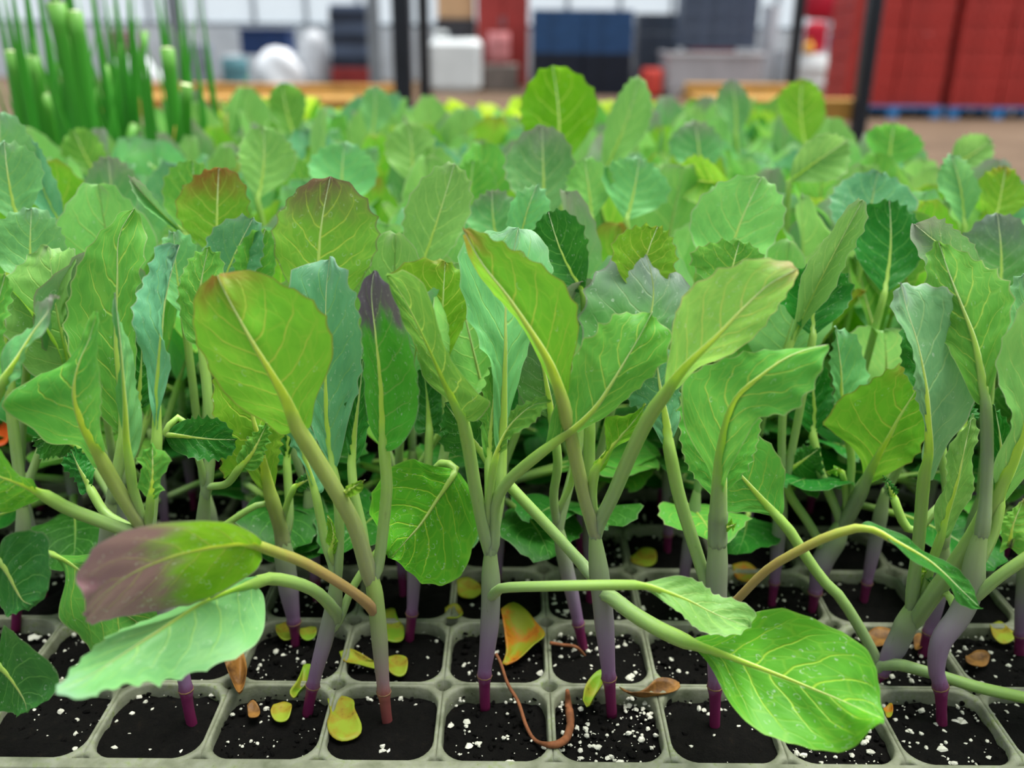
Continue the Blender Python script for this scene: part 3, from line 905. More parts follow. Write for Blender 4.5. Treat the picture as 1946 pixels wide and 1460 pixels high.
# ------------------------------------------------------------------ the front seedlings, leaf by leaf
hero(0, -1, 'cabbage seedling with broad yellow-green leaf, purple-tipped narrow leaf and drooping mauve leaf', (738, 1386),
     '732,1340 727,1290 722,1225 716,1160 708,1105 690,1050', smat=STEM2, leaves=[
    dict(M='704,1103 678,1010 648,950 600,870 566,815 542,758 512,705 480,652 450,598 422,545 413,523', nb=4, d=(0, -6, -14, -10), e=(6, 5), lk='red', r0=.0026, r1=.0023, pet=PETY, teeth=.0006,
         L='535,828 500,800 463,775 412,727 381,676 367,642 368,595 376,556 398,530', R='590,812 600,758 624,703 634,669 629,642 614,601 583,563 545,542 500,517 455,514 430,518'),
    dict(M='709,1100 718,1081 727,1015 735,930 733,890 729,850 727,792 723,724 713,628 706,560 711,514', nb=5, d=(0, 2, 4, 6), e=(-1, -7), lk='pur', r0=.0016, r1=.0016, ruffle=.0004, bulge=.09, teeth=.0006,
         L='718,840 703,813 696,775 692,724 687,655 684,587 685,545 696,530', R='735,858 755,852 775,830 792,792 795,731 782,655 764,604 745,560 732,537'),
    dict(M='714,1168 690,1140 640,1105 575,1068 520,1048 493,1038 450,1035 394,1042 325,1059 257,1087 205,1122 157,1168', nb=5, d=(0, -18, -38, -52), e=(6, -10), lk='mauve', pet=PETR, r1=.0014, teeth=.0005, bulge=.07,
         L='499,1060 497,1072 479,1094 404,1128 342,1148 270,1172 219,1183 175,1190', R='498,1030 479,1013 428,987 360,984 281,999 233,1018 190,1042 164,1076 146,1107 160,1131'),
    dict(M='672,985 660,950 650,940 668,928 694,912', nb=2, d=(0, -4, -7), e=(0, -2), lk='yel', r0=.0009, r1=.0008, teeth=.0002, L='655,928 672,918', R='660,946 680,938'),
    dict(M='700,1090 690,1010 672,930 668,880 674,820 684,740 690,680', nb=3, d=(0, 8, 14), e=(0, 2), lk='drk', r1=.0013,
         L='662,860 655,810 660,740 672,690', R='676,880 694,840 704,790 704,720 698,690'),
])
hero(0, -2, 'cabbage seedling with tilted lilac stem and a pale leaf hanging out over the front', (583, 1364),
     '590,1325 600,1280 618,1215 634,1150 638,1110 637,1080', leaves=[
    dict(M='642,1085 645,1000 640,930 632,890 627,861 621,790 619,724 619,640 620,553 627,487', nb=3, d=(0, 4, 9, 14), e=(3, -3), lk='blu', r0=.0015, r1=.0014, teeth=.0014,
         L='610,850 590,800 565,740 548,660 543,600 547,545 560,515 578,500 605,497', R='641,886 652,850 664,800 678,740 686,680 687,630 680,570 668,540 655,512 640,502'),
    dict(M='634,1084 620,1040 612,1000 600,940 585,890 565,830 545,770 530,720', nb=3, d=(0, 4, 10), e=(0, 3), lk='blu', r0=.0015, r1=.0013,
         L='590,915 565,860 535,800 520,750', R='616,930 612,880 595,820 560,750'),
    dict(M='640,1172 622,1145 596,1122 555,1106 510,1100 482,1110 440,1124 394,1142 350,1168 308,1196 240,1240 170,1285 106,1314', nb=5, d=(0, -18, -46, -72), e=(-6, 10), lk='mint', r0=.0024, r1=.0017, teeth=.0013, nt=13, ruffle=.0006,
         L='500,1130 503,1170 497,1207 473,1234 411,1261 342,1289 298,1302 240,1306 190,1316 158,1325', R='492,1096 470,1098 440,1105 400,1120 342,1150 267,1180 215,1206 185,1230 154,1255 127,1278'),
    dict(M='645,1178 664,1130 690,1085 725,1040 750,1000', nb=3, d=(0, 6, 12), e=(0, 0), lk='grn', r0=.0014, r1=.0012, L='722,1020 735,1000', R='745,1030 752,1010'),
    dict(M='634,1078 628,1050 634,1020 630,995 622,982', nb=1, d=(0, -2), e=(-1, -1), lk='yel', r0=.0010, r1=.0009, teeth=.0001, L='623,1030 620,1000', R='638,1050 640,1010'),
])
hero(0, 0, 'cabbage seedling with straight lilac stem and long level petiole reaching right', (922, 1352),
     '921,1310 921,1275 926,1235 931,1180 933,1120 932,1065 934,1030', r0=.0016, r1=.0028, leaves=[
    dict(M='928,1040 920,1010 904,933 890,848 880,800 862,762 840,715 810,650 775,580 750,540 736,522', nb=4, d=(0, -4, -2, 6), e=(2, -9), lk='grn', r1=.0018, bulge=.10, teeth=.0006, ruffle=.0008,
         L='866,790 850,762 825,736 800,700 785,660 760,597 740,555 731,534', R='905,800 925,780 932,763 905,748 870,707 850,660 834,610 812,563 790,530 771,517 750,517'),
    dict(M='934,1030 942,990 950,930 953,880 957,792 959,720 961,650 961,587 968,520 985,432', nb=3, d=(0, 8, 14, 26), e=(2, 4), lk='mint', r1=.0017,
         L='940,840 938,760 930,690 905,640 886,587 873,520 873,480 890,450 930,440', R='964,850 970,780 985,720 1010,650 1040,590 1048,530 1045,490 1030,452 1005,436'),
    dict(M='932,1020 926,985 931,930 938,885 948,852 966,815 990,788 1015,770 1046,764', nb=3, d=(0, -3, -6, -8), e=(2, -5), lk='grn', r0=.0012, r1=.0011, teeth=.0010,
         L='944,852 956,825 971,796 992,768 1019,751 1036,754', R='950,862 962,848 981,830 1005,803 1026,786 1040,776'),
    dict(M='938,1010 942,955 964,917 992,890 1033,857 1063,835 1091,816 1132,775 1165,725 1194,676 1218,635 1240,592', nb=4, d=(0, -6, -10, -2), e=(4, 6), lk='grn', r0=.0026, r1=.0016, teeth=.0013, bulge=.06,
         L='1040,830 1047,790 1062,755 1081,724 1091,673 1100,656 1118,638 1146,614 1180,594 1204,597 1225,594', R='1068,842 1095,822 1125,803 1160,786 1211,745 1259,690 1269,662 1273,628 1252,611'),
    dict(M='931,1140 945,1124 962,1117 1050,1114 1150,1112 1205,1112 1236,1117 1304,1141 1362,1169 1425,1192', nb=5, d=(0, -22, -28, -30), e=(4, -6), lk='pal', r0=.0018, r1=.0014, teeth=.0006, pet=PET,
         L='1232,1106 1262,1099 1290,1097 1335,1107 1366,1128 1397,1138 1431,1162', R='1239,1128 1270,1155 1297,1172 1321,1189 1352,1203 1395,1208'),
    dict(M='930,1025 929,960 928,880 934,800 940,740 945,690', nb=2, d=(0, 10, 14), e=(0, 0), lk='grn', r0=.0013, r1=.0012, L='918,860 914,800 918,740 932,700', R='940,870 952,810 956,750 952,710'),
])
hero(0, 1, 'cabbage seedling with a golden spreading leaf and a large glossy leaf over the tray front', (1163, 1364),
     '1160,1320 1157,1285 1154,1250 1149,1190 1143,1130 1135,1060 1129,1005', r0=.0016, r1=.0029, leaves=[
    dict(M='1130,1010 1112,950 1098,890 1084,827 1070,765 1056,722 1040,683 1009,631 964,563 916,501 880,436', nb=4, d=(0, -4, -10, -4), e=(10, 2), lk='red', r0=.0022, r1=.0019, pet=PETY, teeth=.0010,
         L='1056,745 1040,712 1018,672 978,611 937,556 903,500 884,455', R='1081,745 1088,690 1098,642 1095,594 1084,570 1067,539 1019,495 975,466 945,452 905,436'),
    dict(M='1137,1000 1164,944 1200,860 1234,792 1262,752 1283,722 1310,690 1364,638 1405,594 1460,542 1515,511', nb=4, d=(0, -8, -16, -16), e=(3, 4), lk='gold', r0=.0020, r1=.0020, teeth=.0008, bulge=.03,
         L='1263,735 1266,700 1275,655 1282,611 1306,553 1351,518 1385,503 1436,491 1474,496 1505,500', R='1290,738 1327,702 1371,679 1419,649 1453,621 1491,573 1512,530'),
    dict(M='1143,1130 1165,1138 1201,1165 1253,1196 1304,1220 1342,1234 1407,1258 1492,1289 1545,1310 1595,1330 1640,1350 1681,1368', nb=4, d=(0, -20, -38, -52), e=(10, -10), lk='vivid', r0=.0024, r1=.0022, teeth=.0003, bulge=.08, pet=PET,
         L='1325,1212 1360,1202 1410,1172 1441,1162 1492,1159 1568,1186 1610,1206 1647,1234 1665,1275 1672,1330', R='1331,1244 1355,1275 1383,1330 1417,1371 1458,1398 1527,1419 1588,1429 1623,1422 1640,1408 1668,1380'),
    dict(M='1136,1110 1120,1088 1050,1010 970,925 930,880 900,840 870,800 845,765', nb=4, d=(0, 12, 22, 26), e=(0, 0), lk='drk', r0=.0026, r1=.0017,
         L='915,890 880,870 850,862 838,840 838,800', R='935,860 930,820 905,780 870,755'),
    dict(M='1128,990 1125,935 1130,895 1150,865 1175,835 1205,800 1228,768', nb=2, d=(0, -2, -4, -2), e=(-2, 4), lk='yel', r0=.0016, r1=.0014, teeth=.0003,
         L='1128,880 1147,856 1152,825 1156,796 1180,788 1205,778', R='1142,895 1163,868 1190,840 1221,800'),
    dict(M='1127,1000 1122,930 1120,860 1121,800 1130,730 1138,670', nb=3, d=(0, 6, 10), e=(0, 0), lk='drk', r0=.0017, r1=.0016, L='1105,780 1100,720 1115,680', R='1140,780 1160,720 1155,680'),
])
hero(0, 2, 'cabbage seedling with a wide veiny leaf flaring sideways on a thick grey-green stalk', (1358, 1390),
     '1359,1340 1359,1280 1360,1200 1362,1109 1364,1027 1365,975', r1=.0030, leaves=[
    dict(M='1364,1000 1365,972 1367,917 1371,861 1385,792 1405,751 1440,720 1491,683 1535,664 1575,655', nb=1, d=(0, -2, -10, -12), e=(8, -6), lk='grn', r0=.0029, r1=.0027, tp=1.0, pet=PETD, teeth=.0009, nt=13, t0=.45,
         L='1355,935 1345,890 1322,845 1302,795 1292,741 1300,718 1320,707 1354,690 1405,674 1440,669 1488,667 1536,659', R='1376,935 1390,890 1412,840 1445,795 1512,780 1529,758 1549,727 1560,690'),
    dict(M='1366,975 1367,955 1368,920 1370,850 1372,790 1374,730', nb=1, d=(2, 6, 10), e=(-1, -1), lk='grn', r0=.0014, r1=.0014, teeth=.0010, nt=14, t0=.15,
         L='1345,935 1320,908 1299,868 1290,815 1300,750', R='1394,922 1420,890 1440,845 1447,797 1420,740'),
    dict(M='1360,1140 1342,1109 1332,1076 1310,1007 1288,933 1271,848 1264,790 1252,720 1245,650', nb=5, d=(0, 4, 6, 10), e=(0, 2), lk='blu', r0=.0018, r1=.0018,
         L='1259,844 1238,806 1215,780 1190,760 1195,720 1220,670', R='1280,830 1292,790 1295,740 1285,690 1265,655'),
    dict(M='1366,1172 1400,1141 1458,1083 1527,1042 1578,1018 1627,1004 1660,1008 1700,1030 1770,1070 1830,1125 1863,1156', nb=5, d=(0, -14, -22, -20), e=(3, -4), lk='drk', r0=.0013, r1=.0012, pet=PETR, teeth=.0003,
         L='1651,991 1689,1011 1734,1028 1771,1049 1816,1087 1857,1118', R='1660,1014 1700,1036 1754,1070 1802,1117 1823,1141 1850,1158'),
    dict(M='1368,1010 1374,1003 1384,1001 1398,996', nb=1, d=(0, -3), e=(0, 0), lk='yel', r0=.0008, r1=.0008, teeth=.0001, L='1380,994 1392,990', R='1384,1008 1396,1004'),
])
hero(0, 3, 'cabbage seedling leaning right with a tall folded blue-green leaf and many pale petioles', (1646, 1312),
     '1672,1282 1690,1250 1706,1222 1720,1190 1733,1150', r1=.0034, leaves=[
    dict(M='1733,1150 1735,1114 1746,1028 1752,950 1757,900 1765,860 1764,810 1760,741 1744,655 1723,587 1712,537', nb=4, d=(0, -4, -10, -6), e=(-3, 5), lk='wax', r0=.0026, r1=.0019, teeth=.0012, nt=14, bulge=.03,
         L='1752,870 1754,813 1747,758 1737,710 1727,662 1716,621 1702,590 1701,565', R='1770,915 1782,892 1806,844 1833,803 1848,741 1850,690 1845,638 1836,601 1826,573 1806,556 1775,543 1740,541'),
    dict(M='1738,1160 1754,1125 1771,1070 1788,1020 1800,975 1818,920 1834,850 1848,786', nb=3, d=(0, -2, 0, 0), e=(-2, 3), lk='pal', r0=.0018, r1=.0014, teeth=.0008, nt=12,
         L='1779,1010 1777,985 1788,930 1800,880 1820,825', R='1804,1020 1834,965 1850,900 1856,840'),
    dict(M='1735,1185 1752,1160 1775,1128 1816,1073 1857,1011 1891,945 1925,880 1955,790 1972,700 1978,620 1972,550', nb=5, d=(0, -10, -16, -14), e=(-3, 6), lk='pal', r0=.0026, r1=.0026, pet=PET, teeth=.0010,
         L='1882,930 1895,870 1916,795 1905,741 1901,683 1915,621 1929,587 1950,556', R='1905,960 1950,900 2000,820 2030,720 2030,630 2000,570'),
    dict(M='1670,1268 1700,1263 1720,1266 1788,1285 1857,1306 1946,1326 2000,1340 2060,1360 2120,1390', nb=6, d=(0, -14, -24), e=(4, -8), lk='grn', r0=.0022, r1=.0018, L='2020,1320 2060,1310 2110,1350', R='2010,1370 2050,1400 2110,1410'),
    dict(M='1670,1272 1662,1247 1631,1189 1593,1131 1564,1103 1529,1054 1501,1010 1480,985 1452,955 1414,911 1380,875 1350,835', nb=7, d=(0, 6, 10, 14), e=(0, 2), lk='grn', r0=.0018, r1=.0017, teeth=.0008,
         L='1447,977 1414,972 1375,969 1345,930 1335,880', R='1490,970 1491,930 1490,890 1463,843 1420,820 1380,815'),
    dict(M='1738,1150 1745,1110 1752,1086 1762,1086', nb=2, d=(0, -3), e=(0, 0), lk='yel', r0=.0010, r1=.0009, teeth=.0001, L='1750,1080 1756,1080', R='1754,1092 1760,1090'),
])
hero(0, 4, 'cabbage seedling with a bright magenta stem foot at the right end of the front row', (1790, 1386),
     '1789,1350 1787,1302 1779,1272 1788,1220 1822,1172 1846,1120 1853,1063 1868,1000', r1=.0032, leaves=[
    dict(M='1868,1000 1874,930 1876,850 1874,775 1864,707 1850,642 1823,570 1802,515 1783,458', nb=3, d=(0, 4, 10, 18), e=(3, 4), lk='grn', r0=.0026, r1=.0017, teeth=.0014, pet=PETD,
         L='1850,760 1820,700 1790,640 1765,590 1757,542 1756,501 1762,478', R='1888,730 1905,660 1916,614 1929,560 1912,529 1891,512 1864,498 1833,481 1809,472'),
    dict(M='1845,1140 1862,1128 1900,1095 1946,1063 2000,1025 2050,980', nb=4, d=(0, -6, -8), e=(0, 0), lk='grn', r0=.0022, r1=.0016, L='2000,1000 2030,970', R='2030,1020 2060,1000'),
    dict(M='1856,1080 1885,1020 1900,960 1905,900 1900,830 1890,770', nb=2, d=(0, 4, 8), e=(0, 2), lk='drk', L='1888,930 1876,870 1880,800', R='1915,930 1922,860 1910,800'),
    dict(M='1820,1178 1812,1150 1800,1130 1780,1120 1765,1100', nb=3, d=(0, 8, 14), e=(0, 0), lk='drk', r0=.0014, r1=.0012, L='1775,1125 1765,1110', R='1782,1112 1770,1098'),
])
hero(0, -3, 'cabbage seedling with curved magenta stem foot under the pale hanging leaf, petioles fanning left', (368, 1390),
     '358,1345 350,1292 330,1220 305,1120 284,1050 274,1010', leaves=[
    dict(M='274,1012 262,990 236,950 210,905 192,872 170,835 154,803 142,760 142,730 151,690 170,645 184,592', nb=4, d=(0, -4, -10, -6), e=(8, -4), lk='grn', r0=.0020, r1=.0019, teeth=.0006, pet=PETY,
         L='181,892 164,870 147,847 96,840 68,810 34,792 3,768 34,733 68,712 113,693 140,672 160,650', R='200,850 192,792 185,751 188,710 195,649 192,620'),
    dict(M='276,1012 266,975 253,930 246,880 240,840 238,780 234,720 229,655 218,557', nb=3, d=(0, -2, -4, 0), e=(2, 6), lk='mint', r0=.0017, r1=.0014, teeth=.0010, nt=14,
         L='240,861 228,800 224,740 223,680 220,610', R='256,870 264,844 271,792 267,751 250,690 234,614'),
    dict(M='284,1012 288,975 293,900 298,834 298,790 299,745 302,700 306,640 312,580 325,520 341,466', nb=3, d=(0, 4, 10, 20), e=(2, -2), lk='blu', r0=.0017, r1=.0016, teeth=.0011, nt=13,
         L='290,780 281,740 268,690 257,614 262,560 281,500 300,465', R='304,780 312,724 325,690 320,662 306,625 301,587 310,530 325,490'),
    dict(M='280,1012 284,975 286,950 290,910 290,870 289,842', nb=2, d=(0, -4, -6), e=(2, -3), lk='grn', r0=.0013, r1=.0012, teeth=.0008, nt=7, t0=.1,
         L='272,940 264,905 264,878 275,855', R='300,945 309,920 318,871 305,850'),
    dict(M='272,1016 240,1008 192,991 130,967 86,942 40,920 0,906 -60,880', nb=4, d=(0, -6, -14, -18), e=(4, -6), lk='vivid', r0=.0018, r1=.0017, teeth=.0003,
         L='70,955 40,962 0,968 -30,950', R='70,926 45,902 0,858 -40,840'),
    dict(M='276,1020 240,1000 200,975 172,930 150,890 135,855', nb=3, d=(0, 8, 14), e=(0, 2), lk='drk', r0=.0015, r1=.0013, L='155,940 135,910 122,880', R='180,910 170,870 150,850'),
])
hero(0, -5, 'cabbage seedling half out of frame at far left, with dark drooping lower leaves', None,
     '-95,1250 -90,1150 -85,1060 -80,1010', leaves=[
    dict(M='-85,1100 -60,1050 -30,1050 -5,1062 15,1090 40,1138 60,1150', nb=3, d=(0, -12, -24), e=(-4, 4), lk='drk', teeth=.0006, L='5,1030 30,1011 60,1012 88,1022 103,1070 104,1097 90,1125', R='-20,1110 -10,1150 10,1172 45,1160'),
    dict(M='-90,1180 -70,1190 -40,1240 -5,1262 20,1290 45,1330 52,1355', nb=3, d=(0, -14, -26), e=(-4, 4), lk='drk', teeth=.0004, L='0,1200 21,1189 68,1231 103,1278 95,1318', R='-30,1290 -20,1340 10,1356 30,1362'),
    dict(M='-80,1020 -60,900 -20,780 5,730 34,685 62,635 90,595 105,561', nb=3, d=(0, -8, -12), e=(6, -6), lk='gry', teeth=.0009, L='0,680 34,642 62,604 86,570', R='15,742 34,703 62,651 88,605'),
    dict(M='-82,1010 -40,900 -50,760 -20,660 -10,600 10,520', nb=2, d=(0, 6, 12), e=(0, 0), lk='grn', L='-90,700 -80,600 -30,530', R='0,720 10,640 20,560'),
])
hero(1, -5, 'cabbage seedling with magenta stem in the second row near the left frame edge', (30, 1202),
     '33,1150 40,1080 44,1000 40,940', leaves=[
    dict(M='42,960 60,900 100,800 140,722 132,690 120,642 106,580 96,501 92,468', nb=3, d=(0, 4, 6, 14), e=(0, 0), lk='pal', r1=.0014, teeth=.0012, L='60,715 20,649 5,587 3,536 20,516 44,498 70,478', R='138,690 125,655 120,614 127,560 140,518 147,488 134,470 118,474'),
    dict(M='44,1000 60,1045 80,1050 100,1054 130,1070 180,1110 235,1165 300,1205', nb=3, d=(0, -8, -18, -30), e=(-4, -2), lk='grn', r0=.0012, r1=.0011, teeth=.0006, L='115,1075 123,1104 117,1172 144,1207 171,1240 215,1250', R='140,1056 178,1057 250,1090 300,1150'),
    dict(M='40,950 36,900 24,800 18,720 10,640 0,560', nb=3, d=(0, 4, 10), e=(0, 0), lk='grn', r0=.0022, r1=.0018, L='-20,690 -40,620 -20,570', R='40,690 45,620 25,570'),
])
hero(1, -4, 'cabbage seedling with a tall green leaf edged in a thin brown line, left of centre', None,
     '190,1120 200,1040 210,960 216,920', leaves=[
    dict(M='216,930 226,880 235,830 232,760 222,680 220,621 223,536 226,450 255,396', nb=2, d=(0, 4, 10, 20), e=(2, 3), lk='grn', r1=.0018, teeth=.0012, nt=12,
         L='190,790 155,720 127,649 121,614 127,570 137,529 160,485 176,462 204,431 237,399', R='252,790 258,700 257,610 266,540 277,467 271,424'),
    dict(M='216,940 190,880 150,850 100,830 60,840', nb=2, d=(0, -4, -8), e=(0, 0), lk='drk', r0=.0014, r1=.0012, L='110,870 80,870', R='110,810 80,820'),
    dict(M='214,930 240,860 262,780 268,700 270,640', nb=2, d=(0, 10, 16), e=(0, 0), lk='drk', r0=.0016, r1=.0014, L='235,760 236,690 255,650', R='290,760 300,700 285,650'),
])
hero(1, -3, 'cabbage seedling with a small dark level leaf in the shade, second row left', None,
     '380,1120 384,1040 388,960 392,920', leaves=[
    dict(M='392,940 380,880 350,800 330,800 312,826 350,830 400,835 450,836', nb=4, d=(0, 0, -4, -6), e=(0, -3), lk='drk', r0=.0014, r1=.0011, L='340,803 377,792 410,797 440,815', R='330,858 360,868 411,876 445,860'),
    dict(M='392,930 400,860 395,760 385,660 380,560 395,470', nb=3, d=(0, 10, 20), e=(0, 0), lk='grn', L='350,640 340,560 360,490', R='420,650 425,560 420,490'),
    dict(M='390,930 430,920 455,890 480,860 510,800', nb=2, d=(0, -4, -4), e=(0, 0), lk='grn', r0=.0013, r1=.0012, L='450,870 475,830', R='490,890 510,840'),
])
hero(1, -2, 'cabbage seedling with reddish midrib leaf half hidden behind the broad yellow-green leaf', (562, 1230),
     '558,1180 550,1130 542,1070 535,1010', r1=.0034, leaves=[
    dict(M='535,1015 526,980 514,940 502,890 494,854 487,820 480,792 468,720 455,640', nb=2, d=(0, -4, -8, -2), e=(-4, 4), lk='red', r0=.0030, r1=.0024, pet=PETY, teeth=.0012, nt=14, t0=.1, bulge=.08,
         L='490,925 465,893 440,897 425,912 414,850 405,780 406,730 420,670', R='522,925 530,880 535,820 520,740 495,670'),
    dict(M='540,1030 550,990 548,930 545,880 548,820 545,740', nb=3, d=(0, 6, 10), e=(0, 0), lk='drk', r0=.0016, r1=.0014, L='530,840 520,780', R='560,840 572,780'),
    dict(M='535,1015 545,960 560,925 580,915 600,905', nb=2, d=(0, -2, -3), e=(0, 0), lk='drk', r0=.0012, r1=.0010, L='565,910 585,902', R='575,935 595,920'),
    dict(M='540,1040 510,960 480,965 440,990 400,1020 370,1045', nb=4, d=(0, -4, -6), e=(0, 0), lk='grn', r0=.0013, r1=.0011, L='395,1012 380,1020', R='398,1035 380,1045'),
])
hero(1, -1, 'cabbage seedling with a rounded green leaf drooping forward in the middle of the second row', (777, 1222),
     '783,1165 788,1085 795,1010 800,960', leaves=[
    dict(M='798,990 812,920 840,880 866,892 857,910 830,950 800,996 770,1030 742,1062', nb=3, d=(0, -8, -18, -34), e=(4, -6), lk='vivid', r0=.0016, r1=.0013, teeth=.0007, nt=8, bulge=.06,
         L='880,908 896,931 907,958 910,1010 893,1043 882,1076 857,1106 833,1112 811,1110 785,1092 762,1074', R='848,890 827,886 800,879 786,874 751,887 718,914 697,960 704,985 726,1015 734,1046'),
    dict(M='800,970 812,900 816,820 812,760 805,700', nb=2, d=(0, 8, 16), e=(0, 0), lk='drk', r0=.0016, r1=.0014, L='790,820 780,760 790,710', R='836,820 842,760 825,710'),
    dict(M='802,970 840,880 850,800 845,700 840,620 846,497', nb=3, d=(0, 8, 16), e=(0, 0), lk='yel', teeth=.0012, L='800,680 770,600 745,540 747,515 775,498 805,491 825,494', R='862,660 890,600 908,560 908,540 896,522 868,508'),
])
hero(1, 1, 'cabbage seedling with lilac and magenta stem between the two central front seedlings', (1110, 1240),
     '1098,1180 1085,1120 1070,1050 1058,985', leaves=[
    dict(M='1058,990 1052,940 1060,880 1050,800 1040,740 1030,690 1015,640 985,590', nb=3, d=(0, -4, -4, 0), e=(2, 2), lk='slate', r0=.0016, r1=.0014, teeth=.0007, L='1000,770 975,720 966,660 970,610', R='1070,770 1075,720 1050,660 1010,605'),
    dict(M='1062,1000 1080,930 1095,870 1110,800 1150,740 1190,690 1230,620 1242,560 1235,508 1221,468', nb=4, d=(0, 8, 20, 34), e=(2, 2), lk='slate', teeth=.0018, nt=7, r1=.0015, L='1110,700 1106,640 1106,587 1125,529 1173,488 1200,474', R='1235,700 1275,630 1304,560 1298,520 1262,508 1243,488'),
    dict(M='1056,985 1085,920 1090,890 1098,870', nb=2, d=(0, -2), e=(0, 0), lk='grn', r0=.0012, r1=.0010, L='1085,882', R='1098,884'),
])
hero(1, 3, 'cabbage seedling with a fan-shaped olive leaf and lilac stem, second row right of centre', (1543, 1166),
     '1550,1120 1562,1070 1585,1030 1605,985', r1=.0038, leaves=[
    dict(M='1600,1000 1617,972 1640,925 1655,893 1672,861 1690,830 1706,799 1737,748 1765,700', nb=2, d=(0, -4, -8, -4), e=(4, -2), lk='red', r0=.0028, r1=.0026, pet=PETD, teeth=.0010, nt=13,
         L='1640,900 1634,871 1610,840 1569,812 1567,800 1585,780 1588,766 1617,744 1651,724 1686,703 1730,690', R='1686,905 1715,885 1741,864 1770,810 1785,750'),
    dict(M='1596,1005 1612,940 1618,880 1610,820 1600,760 1598,700 1588,622', nb=3, d=(0, 6, 10), e=(0, 3), lk='mint', r1=.0014, teeth=.0011, nt=10, L='1588,780 1582,730 1580,690 1582,650', R='1640,770 1652,712 1645,683 1624,638 1605,628'),
    dict(M='1600,1000 1560,900 1545,830 1548,790 1545,740 1540,680', nb=2, d=(0, 8, 14), e=(0, 0), lk='drk', L='1520,800 1505,750 1520,700', R='1570,800 1585,750 1565,690'),
    dict(M='1606,990 1606,930 1600,898 1588,892 1572,900', nb=2, d=(0, -3), e=(0, 0), lk='yel', r0=.0012, r1=.0011, teeth=.0002, L='1594,888 1580,890', R='1592,902 1580,902'),
    dict(M='1570,1060 1540,1000 1500,940 1490,900 1520,880 1560,850', nb=3, d=(0, 2, 2), e=(0, 0), lk='drk', L='1500,870 1530,850', R='1520,930 1560,940'),
])
hero(1, 4, 'cabbage seedling with thin magenta stem behind the pale petioles at right', (1752, 1252),
     '1762,1210 1778,1160 1790,1090 1795,1020', leaves=[
    dict(M='1795,1020 1790,960 1740,1010 1715,990 1700,950 1680,905', nb=4, d=(0, -2, 2), e=(0, 0), lk='drk', r0=.0016, r1=.0014, L='1690,945', R='1705,930'),
    dict(M='1795,1030 1800,940 1790,860 1770,760 1750,660 1735,600', nb=3, d=(0, 8, 14), e=(0, 0), lk='drk', L='1730,730 1710,660 1715,610', R='1800,740 1790,660 1765,610'),
    dict(M='1796,1010 1815,900 1830,820 1845,760', nb=2, d=(0, 8, 12), e=(0, 0), lk='drk', L='1815,800 1825,770', R='1850,810 1858,780'),
])
hero(1, 5, 'cabbage seedling with magenta stem at the right frame edge, yellowing leaf beside it', (1936, 1252),
     '1940,1190 1946,1120 1950,1040', leaves=[
    dict(M='1950,1050 1945,1030 1930,1010 1918,1040 1925,1000 1945,950', nb=3, d=(0, -4, -6), e=(0, 0), lk='gold', r0=.0012, r1=.0010, L='1900,1050 1905,1000 1925,960', R='1945,1055 1960,1000 1965,960'),
    dict(M='1952,1040 1960,900 1965,780 1960,690 1950,600 1946,520', nb=2, d=(0, 10, 16), e=(0, 0), lk='mint', L='1920,700 1905,600 1925,540', R='2000,700 1990,600 1965,540'),
])
